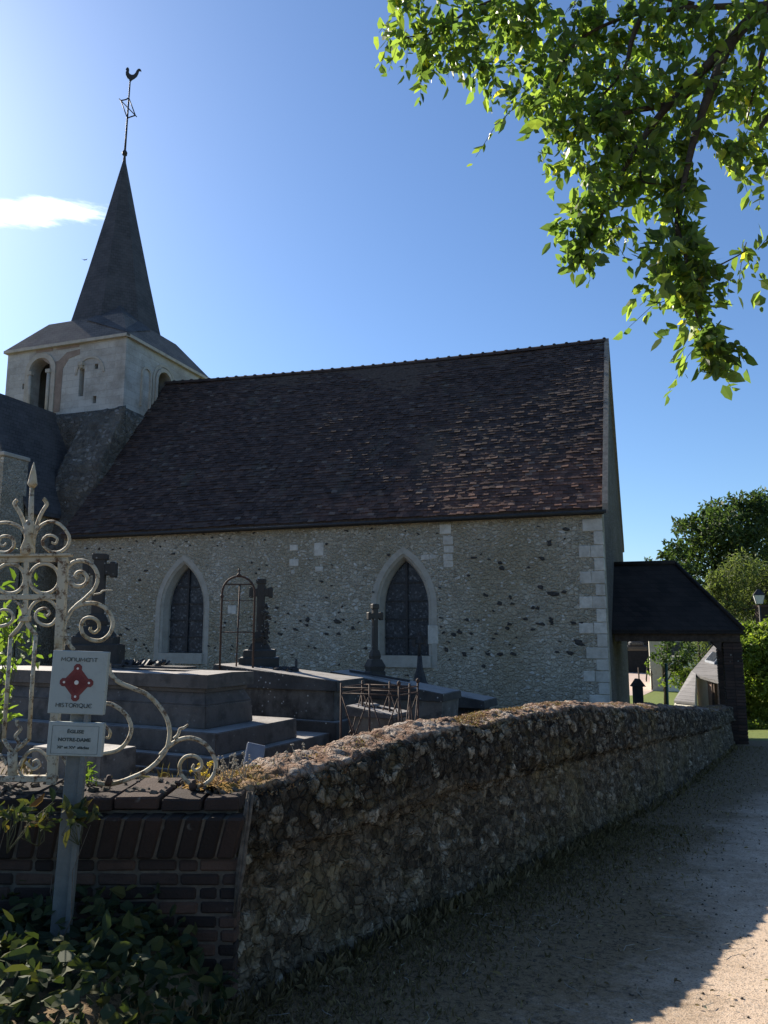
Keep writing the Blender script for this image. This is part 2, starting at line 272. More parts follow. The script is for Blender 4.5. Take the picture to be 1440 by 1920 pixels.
# ------------------------------------------------------------------ mesh builder
class MB:
    def __init__(s): s.v=[]; s.f=[]; s.t=[]; s.sm=[]
    def add(s,vs,fs,tint=None,smooth=False):
        o=len(s.v); s.v.extend([tuple(v) for v in vs]); tt=random.random() if tint is None else tint
        for f in fs: s.f.append(tuple(o+i for i in f)); s.t.append(tt); s.sm.append(smooth)
        return s
    def box(s,c,size,rot=None,tint=None,taper=1,jit=0):
        hx,hy,hz=size[0]/2,size[1]/2,size[2]/2; vs=[]
        for z in (-hz,hz):
            k=taper if z>0 else 1
            for x,y in ((-hx,-hy),(hx,-hy),(hx,hy),(-hx,hy)): vs.append(Vector((x*k+random.uniform(-jit,jit),y*k+random.uniform(-jit,jit),z+random.uniform(-jit,jit))))
        if rot is not None: vs=[rot@v for v in vs]
        return s.add([v+Vector(c) for v in vs],[(3,2,1,0),(4,5,6,7),(0,1,5,4),(1,2,6,5),(2,3,7,6),(3,0,4,7)],tint)
    def bevbox(s,c,size,b=.01,rot=None,tint=None,jit=0):
        bm=bmesh.new(); bmesh.ops.create_cube(bm,size=1)
        for v in bm.verts: v.co=Vector((v.co.x*size[0]+random.uniform(-jit,jit),v.co.y*size[1]+random.uniform(-jit,jit),v.co.z*size[2]+random.uniform(-jit,jit)))
        bmesh.ops.bevel(bm,geom=bm.edges[:],offset=b,segments=1,affect='EDGES',clamp_overlap=True)
        vs=[(rot@v.co if rot is not None else v.co)+Vector(c) for v in bm.verts]; bm.verts.index_update()
        s.add(vs,[tuple(v.index for v in f.verts) for f in bm.faces],tint); bm.free(); return s
    def hexa(s,b,t,tint=None):   # 4 bottom + 4 top points
        return s.add(list(b)+list(t),[(3,2,1,0),(4,5,6,7),(0,1,5,4),(1,2,6,5),(2,3,7,6),(3,0,4,7)],tint)
    def tube(s,pts,r,n=6,tint=None,flat=None,up=None):
        pts=[Vector(p) for p in pts]; k=len(pts); rs=r if isinstance(r,(list,tuple)) else [r]*k
        vs=[]; prev=None
        for i,p in enumerate(pts):
            d=(pts[min(i+1,k-1)]-pts[max(i-1,0)]).normalized()
            ref=Vector(up) if up is not None else (prev if prev is not None else (Vector((0,0,1)) if abs(d.z)<.9 else Vector((1,0,0))))
            a=(ref-d*ref.dot(d)); a=a.normalized() if a.length>1e-5 else d.orthogonal().normalized(); b=d.cross(a); prev=a
            for j in range(n):
                th=2*math.pi*(j+.5)/n; q=(flat or 1)
                vs.append(p+a*math.cos(th)*rs[i]*q+b*math.sin(th)*rs[i])
        fs=[(i*n+j,i*n+(j+1)%n,(i+1)*n+(j+1)%n,(i+1)*n+j) for i in range(k-1) for j in range(n)]
        fs+=[tuple(range(n-1,-1,-1)),tuple((k-1)*n+j for j in range(n))]
        return s.add(vs,fs,tint,n>4)
    def lathe(s,c,prof,n=12,tint=None):
        c=Vector(c); vs=[c+Vector((r*math.cos(2*math.pi*j/n),r*math.sin(2*math.pi*j/n),z)) for r,z in prof for j in range(n)]; k=len(prof)
        fs=[(i*n+j,i*n+(j+1)%n,(i+1)*n+(j+1)%n,(i+1)*n+j) for i in range(k-1) for j in range(n)]+[tuple(range(n-1,-1,-1)),tuple((k-1)*n+j for j in range(n))]
        return s.add(vs,fs,tint,True)
    def poly(s,loops,O,ax,az,ay,th,tint=None):   # plate with holes: 2D loops in ax/az, thickness th along ay
        O,ax,az,ay=map(Vector,(O,ax,az,ay)); P=[[Vector((u,v,0)) for u,v in l] for l in loops]
        tri=tessellate_polygon(P); flat=[p for l in P for p in l]; n=len(flat)
        vs=[O+ax*p.x+az*p.y for p in flat]; vs+=[v+ay*th for v in vs]
        fs=[tuple(t) for t in tri]+[tuple(n+i for i in reversed(t)) for t in tri]; o=0
        for l in P:
            m=len(l); fs+=[(o+i,o+(i+1)%m,n+o+(i+1)%m,n+o+i) for i in range(m)]; o+=m
        return s.add(vs,fs,tint)
    def build(s,name,mat,parent=None,weld=False):
        me=bpy.data.meshes.new(name); me.from_pydata(s.v,[],s.f); me.polygons.foreach_set('use_smooth',s.sm)
        a=me.attributes.new('tint','FLOAT','FACE'); a.data.foreach_set('value',s.t)
        bm=bmesh.new(); bm.from_mesh(me); bmesh.ops.recalc_face_normals(bm,faces=bm.faces); bm.to_mesh(me); bm.free()
        return link(name,me,mat,parent)
def link(name,me,mat,parent=None):
    me.materials.append(M[mat] if isinstance(mat,str) else mat)
    o=bpy.data.objects.new(name,me); C.objects.link(o)
    if parent is not None: o.parent=parent; 
    if parent is not None: o.matrix_parent_inverse=Matrix.Translation(-abs_loc(parent))
    return o
def abs_loc(o):
    v=Vector(o.location)
    return v if o.parent is None else Vector(o.location)+Vector((0,0,0)) if o.type=='MESH' else v
def tag(o,label=None,cat=None,group=None,kind=None):
    if label: o['label']=label
    if cat: o['category']=cat
    if group: o['group']=group
    if kind: o['kind']=kind
    return o
def thing(name,label,cat,loc=(0,0,0),group=None):
    o=bpy.data.objects.new(name,None); C.objects.link(o); o.location=loc; o.empty_display_size=.2
    return tag(o,label,cat,group)
def npmesh(name,verts,faces,mat,parent=None,fattr=None,vattr=None,smooth=False):
    me=bpy.data.meshes.new(name); nv=len(verts); nf=len(faces); k=faces.shape[1]
    me.vertices.add(nv); me.vertices.foreach_set('co',verts.astype(np.float32).ravel())
    me.loops.add(nf*k); me.loops.foreach_set('vertex_index',faces.astype(np.int32).ravel())
    me.polygons.add(nf); me.polygons.foreach_set('loop_start',np.arange(0,nf*k,k,dtype=np.int32)); me.polygons.foreach_set('loop_total',np.full(nf,k,dtype=np.int32))
    me.polygons.foreach_set('use_smooth',np.full(nf,smooth))
    me.update(calc_edges=True)
    for d,dom in ((fattr,'FACE'),(vattr,'POINT')):
        for n_,a_ in (d or {}).items():
            at_=me.attributes.new(n_,'FLOAT',dom); at_.data.foreach_set('value',a_.astype(np.float32))
    me.validate(); return link(name,me,mat,parent)
# leaves: arrays of position, axis, normal, length, width
LT=np.array([(0,0,0),(.3,.42,.07),(.68,.33,.05),(1,0,-.08),(.68,-.33,.05),(.3,-.42,.07),(.5,0,-.05)])
LF=np.array([(0,6,1),(1,6,2),(2,6,3),(3,6,4),(4,6,5),(5,6,0)])
def leaves(name,pos,ax,nrm,ln,wd,tint,mat,parent=None):
    ax=ax/np.linalg.norm(ax,axis=1,keepdims=True); nrm=nrm-ax*(nrm*ax).sum(1,keepdims=True); nrm/=np.linalg.norm(nrm,axis=1,keepdims=True)+1e-9; sd=np.cross(nrm,ax)
    ln=ln[:,None,None]; wd=wd[:,None,None]
    cu=rng.normal(1,1.1,len(pos))[:,None,None]; V=pos[:,None,:]+ax[:,None,:]*LT[None,:,0:1]*ln+sd[:,None,:]*LT[None,:,1:2]*wd+nrm[:,None,:]*LT[None,:,2:3]*ln*cu
    N=len(pos); F=(LF[None]+7*np.arange(N)[:,None,None]).reshape(-1,3)
    return npmesh(name,V.reshape(-1,3),F,mat,parent,{'tint':np.repeat(tint,6)})
def rv(n,s=1.0): return rng.normal(0,s,(n,3))
# numpy noise
def h2(i,j,k=0):
    x=np.sin(i*127.1+j*311.7+k*74.7)*43758.5453; return x-np.floor(x)
def vn(x,y,k=0):
    i=np.floor(x); j=np.floor(y); fx=x-i; fy=y-j; fx=fx*fx*(3-2*fx); fy=fy*fy*(3-2*fy)
    return (h2(i,j,k)*(1-fx)+h2(i+1,j,k)*fx)*(1-fy)+(h2(i,j+1,k)*(1-fx)+h2(i+1,j+1,k)*fx)*fy
def fbm(x,y,o=4,k=0): return sum(vn(x*2**n,y*2**n,k+n)*.5**n for n in range(o))/(2-.5**(o-1))
def voro(x,y,k=0):
    i=np.floor(x); j=np.floor(y); f1=np.full(x.shape,9.); f2=np.full(x.shape,9.); cid=np.zeros(x.shape)
    for a in (-1,0,1):
        for b in (-1,0,1):
            ci=i+a; cj=j+b; px=ci+.5+.85*(h2(ci,cj,k)-.5); py=cj+.5+.85*(h2(ci,cj,k+5)-.5); d=np.hypot(x-px,y-py)
            n=d<f1; f2=np.where(n,f1,np.minimum(f2,d)); cid=np.where(n,h2(ci,cj,k+9),cid); f1=np.where(n,d,f1)
    return f1,f2,cid
def sst(x,a,b): t=np.clip((x-a)/(b-a),0,1); return t*t*(3-2*t)
# ------------------------------------------------------------------ wall line and terrain
WB=np.array([(-2.03,3.50),(-1.85,4.2),(-1.55,5.26),(-1.12,6.63),(-.70,8.23),(.05,11.21),(.95,16.0),(1.68,20.47)])
WT=np.array([.80,.82,.85,.86,.80,.56,.12,-.24])
def wallx(Y): return np.interp(Y,WB[:,1],WB[:,0],left=-9,right=9)
def h1(d): return np.interp(d,[-300,-30,0,18,24,40,60,90,150,300,700],[4,1.2,0,-.96,-1.6,-3.0,-3.4,-2.8,-1.0,3,25])
def gz(X,Y):
    X=np.asarray(X,float); Y=np.asarray(Y,float)
    d=-math.sin(HEAD)*X+math.cos(HEAD)*Y; lat=math.cos(HEAD)*X+math.sin(HEAD)*Y
    road=h1(d)+np.where(d>22,0,0)
    xb=np.where(Y<17.4,wallx(np.clip(Y,3.5,20))-.25,-1.2)
    k=sst(xb-X,-.05,.15)*sst(d,4.05,4.25)*(1-sst(d,27,40))*(1-sst(-lat,35,60))
    cem=np.interp(d,[4,6,12,20,30],[.35,.0,-.12,-.3,-.5])+.03*(fbm(X*1.5,Y*1.5)-.5)
    z=road*(1-k)+cem*k
    # bank of earth under the plants in front of the brick wall
    bk=sst(-lat,.62,1.1)*sst(d,1.2,3.4)*(1-sst(d,4.0,4.2))*(1-sst(-lat,5,9)); z=z+bk*.36
    return z
def axis(a,b,fine,lo,hi):
    l=list(np.arange(lo,hi,fine)); s=fine; x=lo
    while x>a: s*=1.25; x-=s; l.insert(0,x)
    s=fine; x=hi
    while x<b: l.append(x); s*=1.25; x+=s
    return np.array(l)
xs=axis(-650,650,.2,-14,14); ys=axis(-120,750,.2,-1,31)
GX,GY=np.meshgrid(xs,ys); X=-math.sin(HEAD)*GY+math.cos(HEAD)*GX; Y=math.cos(HEAD)*GY+math.sin(HEAD)*GX
Z=gz(X,Y)+.02*(fbm(X*3,Y*3)-.5)
nx,ny=len(xs),len(ys); idx=np.arange(nx*ny).reshape(ny,nx)
F=np.stack([idx[:-1,:-1],idx[:-1,1:],idx[1:,1:],idx[1:,:-1]],-1).reshape(-1,4)
cemk=sst(wallx(np.clip(Y,3.5,20))-.25-X,-.05,.15)*sst(GY,4.05,4.25)*(Y<30)*(np.abs(GX)<30)
zone=np.where(GY>19.5,1.0,np.where(cemk>.5,.5,0.0)); zone=np.where((GY<18)&(GX>7),1,zone)
g=npmesh('ground',np.stack([X,Y,Z],-1).reshape(-1,3),F,'ground',None,None,{'zone':zone.ravel()},True); tag(g,kind='structure')
# road sheet
rs=np.concatenate([np.arange(-12,22.5,.15)]); cols=44
def redge(Y): return np.interp(Y,[-12,3,8,14,22],[-1.45,-.95,.0,1.35,2.8])
RY=np.repeat(rs[:,None],cols,1); T=np.linspace(0,1,cols)[None]
L=np.interp(RY,[-12,3,3.5],[-3,-2.3,0])+np.where(RY>3.4,np.interp(RY,WB[:,1],WB[:,0]),0)+.06; L=np.where((RY>=3)&(RY<3.5),-2.0,L); wdt=redge(RY)+4.2-L; RX=L+T**1.2*wdt; RYs=RY+0*RX
RZ=gz(RX,RYs)+.012+.012*(fbm(RX*2.2,RYs*2.2)-.5)
idx=np.arange(RX.size).reshape(RX.shape); F=np.stack([idx[:-1,:-1],idx[:-1,1:],idx[1:,1:],idx[1:,:-1]],-1).reshape(-1,4)
edge=np.clip(np.minimum((RX-redge(RY))/1.0,((L+wdt)-RX)/.8),-.6,1)
tag(npmesh('road',np.stack([RX,RYs,RZ],-1).reshape(-1,3),F,'road',None,None,{'edge':edge.ravel()},True),kind='structure')
# far lane (winding, pinkish)
mb=MB(); path=[(1150,60,4),(1186,66,5.5),(1200,74,6),(1190,84,6),(1215,98,6)]; lp=[]
pts=[(W((x-720)/1459*d,d),w_) for x,d,w_ in path]
q=[]
for i in range(len(pts)-1):
    for k in range(8):
        t=k/8; p=pts[i][0].lerp(pts[i+1][0],t); q.append((p,pts[i][1]))
vs=[]; 
for p,w_ in q:
    for s_ in (-1,1): 
        a=p+Vector((math.cos(HEAD),math.sin(HEAD),0))*s_*w_*.5; vs.append((a.x,a.y,float(gz(a.x,a.y))+.05))
mb.add(vs,[(2*i,2*i+1,2*i+3,2*i+2) for i in range(len(q)-1)]); tag(mb.build('path','lane'),kind='structure')
# ------------------------------------------------------------------ boundary wall
seg=np.hypot(*np.diff(WB,axis=0).T); S=np.concatenate([[0],np.cumsum(seg)])
s_=0;ss=[]
while s_<S[-1]: ss.append(s_); s_+=max(.011,.0027*(3.6+s_))
ss=np.array(ss); bx=np.interp(ss,S,WB[:,0]); by=np.interp(ss,S,WB[:,1]); 
ker=np.ones(41)/41; pad=lambda a:np.convolve(np.pad(a,20,mode='reflect',reflect_type='odd'),ker,'valid')
bx,by=pad(bx),pad(by); zt=pad(np.interp(ss,S,WT))+.045*(fbm(ss*.9,ss*0,4)-.5)*1.6
tx=np.gradient(bx);ty=np.gradient(by);l=np.hypot(tx,ty);nxw,nyw=ty/l,-tx/l
prof=np.array([(.0,-.12),(-.02,.3),(-.05,.60),(-.05,.63),(.035,.69),(.03,.85),(.005,.955),(-.035,1.005),(-.2,1.03),(-.36,1.02),(-.42,.95),(-.44,.8),(-.44,-.1)])
pl=np.concatenate([[0],np.cumsum(np.hypot(np.diff(prof[:,0]),np.diff(prof[:,1])))]); NP=150
pp=np.concatenate([np.linspace(0,pl[10],NP-12),np.linspace(pl[10],pl[-1],13)[1:]]); NP=len(pp)
po=np.interp(pp,pl,prof[:,0]); ph=np.interp(pp,pl,prof[:,1])
po2=np.gradient(po);ph2=np.gradient(ph);ll=np.hypot(po2,ph2)+1e-9;no,nh=ph2/ll,-po2/ll
zb=gz(bx+.3,by)-.06
SS,PP=np.meshgrid(ss,pp,indexing='ij')
tb=.68+.05*np.sin(SS*1.1)+.06*(vn(SS*2,SS*0)-.5)
tier=sst(np.interp(PP,pp,ph)-tb,-.015,.015)
wx=SS+.11*fbm(SS*8,PP*8,4,3); wy=PP+.10*fbm(SS*8,PP*8,4,8)
f1,f2,cid=voro(wx/.10,wy/.075,1); f1b,f2b,cidb=voro(wx/.14,wy/.06,2)
e=np.where(tier>.5,f2-f1,f2b-f1b); cid=np.where(tier>.5,cid,cidb)
stn=sst(e,.04,.3); buried=sst(fbm(SS*1.8,PP*1.8,4,4),.48,.72); topk=sst(np.interp(PP,pp,ph)+.05*(fbm(SS*6,PP*6,3,31)-.5),.985,1.01)*(PP<pl[10])
rg=fbm(SS*22,PP*22,4,21)-.5
disp=np.minimum(stn,.8)*(.004+.034*cid**1.5)*np.where(tier>.5,1.0,1-.85*buried)*(1-.9*topk)+.065*(fbm(SS*13,PP*13,5,6)-.5)*(1-.5*topk)+.016*rg*(stn+.3)+.06*(fbm(SS*1.1,PP*1.6,3,12)-.5)+.05*topk*(fbm(SS*17,PP*17,5,5)-.3)
O=po[None]+no[None]*disp; H=ph[None]+nh[None]*disp
Zw=zb[:,None]+(zt-zb)[:,None]*ph[None]+nh[None]*disp
Xw=bx[:,None]+nxw[:,None]*O; Yw=by[:,None]+nyw[:,None]*O
idx=np.arange(Xw.size).reshape(Xw.shape); F=np.stack([idx[:-1,:-1],idx[1:,:-1],idx[1:,1:],idx[:-1,1:]],-1).reshape(-1,4)
stv=stn*np.where(tier>.5,1,1-.8*buried)
ow=npmesh('stone_wall',np.stack([Xw,Yw,Zw],-1).reshape(-1,3),F,'wall',None,None,{'stone':stv.ravel(),'tint':(cid**1.6).ravel(),'tier':tier.ravel(),'top':topk.ravel(),'orange':(topk*sst(-SS,-.55,-.1)).ravel()},True)
tag(ow,'low flint rubble wall with brown mossy top running beside the road','wall')
# dry moss and grass tufts on its crest (part of the wall)
N=42000; si=(rng.random(N)**1.25*(len(ss)-1)).astype(int); o_=rng.uniform(-.42,.02,N); 
hz=np.interp(-o_,[0,.05,.2,.36,.44],[.96,1.0,1.035,1.02,.95])
bz=zb[si]+(zt-zb)[si]*hz; cl_=fbm(ss[si]*2.2,o_*5,3,77); keep=rng.random(N)<sst(cl_,.35,.6)+.1; si,o_,bz=si[keep],o_[keep],bz[keep]; N=len(si)
P=np.stack([bx[si]+nxw[si]*o_,by[si]+nyw[si]*o_,bz-.002],-1); ax=rv(N,.6); ax[:,2]=np.abs(ax[:,2])*.6+.35
leaves('moss_tufts',P,ax,rv(N),rng.uniform(.008,.03,N),rng.uniform(.003,.009,N),rng.random(N)**1.3,'straw',ow)
# ------------------------------------------------------------------ brick return wall with sloping coping
LATR=Vector((math.cos(HEAD),math.sin(HEAD),0)); FWD=Vector((-math.sin(HEAD),math.cos(HEAD),0)); UP=Vector((0,0,1))
RB=Matrix((LATR,FWD,UP)).transposed()     # local x=right, y=away, z=up
bw=thing('brick_wall','dark brick churchyard wall with slanted brick coping below the iron scrollwork','wall',W(-1.3,4.05,.0))
def lp_(lat,d,z): return W(lat,d,z)
br=MB(); top_z=.795
core=MB(); lat0,lat1=-4.6,-.70
core.box(lp_((lat0+lat1)/2-.01,4.2,.15),(lat1-lat0-.03,.496,1.15),RB); 
core.box(lp_((lat0+lat1)/2-.02,3.935,top_z-.185),(lat1-lat0-.05,.095,.19),RB@Matrix(((1,0,0),(0,1,-.32),(0,0,1)))); core.build('mortar_core','mortar',bw)
def zrow(py,d=3.96): return 1.6-(py-1181)/1459*d
lat=lat0
while lat<lat1-.02:       # top course
    w_=min(random.uniform(.19,.27),lat1-lat); br.bevbox(lp_(lat+w_/2,4.17,top_z-.035+random.uniform(-.006,.004)),(w_-.012,.50,.062),.008,RB,random.random()*.7,.004); lat+=w_
lat=lat0+.03
sh=Matrix(((1,0,.28),(0,1,-.32),(0,0,1)))
while lat<lat1-.0:       # slanting course, leaning and sloping outwards
    br.bevbox(lp_(lat+.048,3.935,top_z-.185),(.084,.12,.205),.012,RB@sh,random.random()*.4,.003); lat+=.097
for r in range(15):        # stretcher courses
    z=top_z-.325-r*.064; lat=lat0+(r%2)*.11
    while lat<lat1-.03:
        w_=min(.20 if random.random()<.75 else .10,lat1-lat); br.bevbox(lp_(lat+w_/2,3.99,z),(w_-.014,.10+random.uniform(-.006,.006),.051),.009,RB,None,.003); lat+=w_
br.build('bricks','brick',bw)
tp=MB(); 
for k in range(230):      # crumbled mortar lumps on top
    la=random.uniform(lat0,lat1); d=random.uniform(3.98,4.36); s_=random.uniform(.006,.018); c=lp_(la,d,top_z); tp.box(c,(s_*2.4,s_*2,s_),Euler((random.random()*.6,random.random()*.6,random.random()*3)).to_matrix(),None,.8,.002)
tp.build('gravel','mortar',bw)
# dead stem on the corner
st=MB(); pts=[at(470,1484,3.93),at(462,1530,3.9),at(458,1580,3.9),at(452,1630,3.9),at(447,1665,3.92),at(440,1720,3.95)]
for k in range(4): st.tube([p+LATR*(k-1.5)*.007+FWD*random.uniform(-.01,.01)+LATR*random.uniform(-.005,.005) for p in pts],[.006,.009,.008,.010,.008,.003],7)
tag(st.build('dead_stem','drystem'),'dry grey woody stem climbing the corner between brick and flint walls','stem')
# ------------------------------------------------------------------ church
ch=thing('church','old flint church with tiled nave roof, arched windows and slate spire','church',(-8,20,-.3))
FY=17.65; XL=-15.9; XR=-1.02; EZ=4.32; RYD=22.15
def ridge_z(x): t=(x-XL)/(XR-XL); return 10.2+(9.86-10.2)*t-.12*math.sin(math.pi*t)
def arch(cx,w_,z0,zs,n=10,k=1.25):   # pointed arch opening outline; zs = spring height, arcs of radius k*w
    r=k*w_; c1=cx+w_/2-r; c2=cx-w_/2+r; a=math.acos((r-w_/2)/r); pts=[(cx-w_/2,z0),(cx+w_/2,z0)]
    pts+=[(c1+r*math.cos(a*i/n),zs+r*math.sin(a*i/n)) for i in range(n+1)]
    pts+=[(c2-r*math.cos(a*(n-i)/n),zs+r*math.sin(a*(n-i)/n)) for i in range(1,n+1)]
    return pts
wins=[(-11.86,1.12),(-5.69,1.12)]
def warch(cx,w_,z0,grow=0,zs=2.15): return arch(cx,w_+2*grow,z0,zs,10,(1.25*w_+grow)/(w_+2*grow))
mb=MB()
loops=[[(XL,-1.6),(XR,-1.6),(XR,EZ),(XL,EZ)]]+[warch(c,w_,1.0,.12) for c,w_ in wins]
mb.poly(loops,(0,FY,0),(1,0,0),(0,0,1),(0,1,0),.75)
mb.box(((XL+XR)/2,26.3,1.36),(XR-XL,.7,5.9))
mb.build('nave_wall','church',ch)
mb=MB(); gab=[(FY+.03,-1.6),(26.65,-1.6),(26.65,EZ),(RYD,9.8),(FY+.03,EZ-.1)]
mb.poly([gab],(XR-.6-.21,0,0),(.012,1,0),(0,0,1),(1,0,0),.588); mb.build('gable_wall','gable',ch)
# embedded dark flints and chalk lumps on the facade
fl=MB(); pl_=MB()
def lump(mb,x,z,w_,h_,rot,y=FY,d=.03):
    n=random.choice((6,7,8)); a0=random.random()*6
    ring=[((w_/2*math.cos(a0+2*math.pi*i/n))*q_,(h_/2*math.sin(a0+2*math.pi*i/n))*q_*random.uniform(.8,1.1)) for i in range(n) for q_ in (random.choice((.62,.9,1.05,1.25)),)]
    cr,sr=math.cos(rot),math.sin(rot); R2=lambda u,v:(u*cr-v*sr,u*sr+v*cr)
    A=[(x+R2(u,v)[0],y+.01,z+R2(u,v)[1]) for u,v in ring]; B=[(x+R2(u*.6,v*.6)[0],y-d,z+R2(u*.6,v*.6)[1]) for u,v in ring]
    mb.add(A+B,[(i,(i+1)%n,n+(i+1)%n,n+i) for i in range(n)]+[tuple(n+i for i in range(n))])
def inwin(x,z,g=.25): return any(abs(x-c)<w_/2+g and .6<z<3.8 for c,w_ in wins)
# photographed spots (px) of larger dark flints
spots=[(1085,1204,20,9),(1036,1113,20,9),(1014,1102,12,10),(1058,1110,9,7),(1030,1018,9,14),(1062,992,11,7),(1015,1047,13,6),(938,1055,10,6),(942,1065,10,9),(1033,1160,13,8),(1015,1170,17,8),(1035,1170,8,7),(1077,1168,12,7),(1090,1168,10,5),(1000,1140,7,9),(1008,1140,7,9),(957,1120,8,7),(985,1160,10,7),(955,1170,12,8),(950,1178,10,6),(910,1115,12,7),(937,1132,9,8),(960,1132,9,6),(1070,1224,12,7),(1045,1222,9,6),(936,1226,14,7),(962,1226,12,7),(915,1226,10,6),(888,1046,12,5),(325,1038,14,6),(398,1008,7,4),(382,1002,10,4),(256,1015,7,4),(290,1014,7,4),(310,1014,6,4),(273,1070,15,5),(262,1087,8,6),(612,1020,7,5),(730,1040,8,5),(577,1163,9,14),(634,1165,16,10),(662,1178,9,6),(635,1188,10,7),(612,1188,10,6),(575,1172,9,6),(555,1180,11,6),(602,1090,9,6),(862,1185,10,7),(850,1190,10,9),(838,1218,9,8),(870,1225,8,8),(875,1162,9,7),(700,1110,6,4),(500,1060,6,4),(480,1075,7,5),(430,1010,6,4),(540,1150,8,5),(520,1140,9,6),(525,1188,12,7),(240,1180,14,6),(225,1190,10,5),(255,1200,8,7),(590,1215,8,5)]
for px,py,a,b in spots:
    p=atY(px,py,FY); k=p.y*1.06/1459; lump(fl,p.x,p.z,a*k*1.2,b*k*1.1,random.uniform(-.5,.1))
for k in range(150):
    x=random.uniform(XL,XR-.7); z=random.choice([1.0,1.25,1.55,1.8,3.9])+random.gauss(0,.13) if random.random()<.6 else random.uniform(0,4.2)
    if not inwin(x,z): lump(fl,x,z,random.uniform(.05,.13),random.uniform(.04,.08),random.uniform(-.8,.5))
fl.build('flints','flint',ch)
lt=MB()
for k in range(900):
    x=random.uniform(XL,XR-.5); z=random.uniform(-.3,4.25)
    if not inwin(x,z): lump(lt,x,z,random.uniform(.05,.15),random.uniform(.035,.08),random.uniform(-.6,.6),FY,random.uniform(.006,.018))
lt.build('field_stones','quoin' if False else block('nodule_stone',(.50,.47,.42),(.30,.275,.235)),ch)
# quoins at the west corner, ashlar patches
q=MB(); z=-.3; i=0
while z<4.0:
    h=random.uniform(.24,.31); 
    if z<3.95:
        wl_=.28+(.26 if i%2 else 0)+random.uniform(-.04,.05)
        if i%2 and random.random()<.75:
            q.bevbox((XR-.14,FY+.13,z+h/2),(.28,.3,h-.012),.012,None,None,.004); q.bevbox((XR-.28-(wl_-.26)/2,FY+.10,z+h/2),(wl_-.27,.25,h-.02),.014,None,None,.008)
        else: q.bevbox((XR-wl_*.4,FY+.13,z+h/2),(wl_*.8,.3,h-.012),.012,None,None,.006)
    z+=h; i+=1
q.build('quoin','quoin',ch)
pt=MB()
for px,py,a,b in [(598,1030,20,26),(598,1067,17,10),(551,1027,18,11),(551,1055,20,14),(549,1072,8,8),(835,992,22,18),(840,1013,19,16),(841,1030,19,13),(840,1045,18,13),(841,1058,18,12),(797,1045,16,10),(812,1044,14,8),(435,1143,20,18),(812,1190,20,34),(670,975,22,8)]:
    p=atY(px,py,FY); k=p.y*1.06/1459; pt.bevbox((p.x,FY+.09,p.z),(a*k,.2,b*k),.01,None,None,.006)
pt.build('ashlar_patch','quoin',ch)
# windows
for c,w_ in wins:
    fr=MB(); A=warch(c,w_,1.0,.27); B=warch(c,w_,1.0,.0); A[0]=(A[0][0],.72);A[1]=(A[1][0],.72)
    fr.poly([A,warch(c,w_,.999,.13)],(0,FY-.004,0),(1,0,0),(0,0,1),(0,1,0),.12,.2)
    O1=warch(c,w_,1.0,.135); I1=warch(c,w_,1.0,-.0); n=len(O1)
    fr.add([(u,FY-.006,v) for u,v in O1]+[(u*.5+a*.5,FY+.05,v*.5+b*.5) for (u,v),(a,b) in zip(O1,I1)]+[(u*.45+a*.55,FY+.07,v*.45+b*.55) for (u,v),(a,b) in zip(O1,I1)]+[(a,FY+.22,b) for a,b in I1]+[(a,FY+.4,b) for a,b in I1],[(r*n+i,r*n+(i+1)%n,(r+1)*n+(i+1)%n,(r+1)*n+i) for r in range(4) for i in range(n)],.3)
    fr.box((c,FY+.02,.86),(w_+.24,.14,.27),None,.1)
    wo=fr.build('window','surround',ch)
    gl=MB(); gl.poly([warch(c,w_,1.0,.02)],(0,FY+.30,0),(1,0,0),(0,0,1),(0,1,0),.02); gl.build('pane','glass',wo)
    ba=MB(); ba.box((c,FY+.27,2.15),(.055,.03,2.3))
    for zz in (1.42,1.86,2.30,2.75,): 
        hw=w_/2 if zz<2.2 else w_/2-.04-(zz-2.2)*.30
        ba.box((c,FY+.275,zz),(2*hw,.02,.04))
    ba.build('glazing_bar','darkiron',wo)
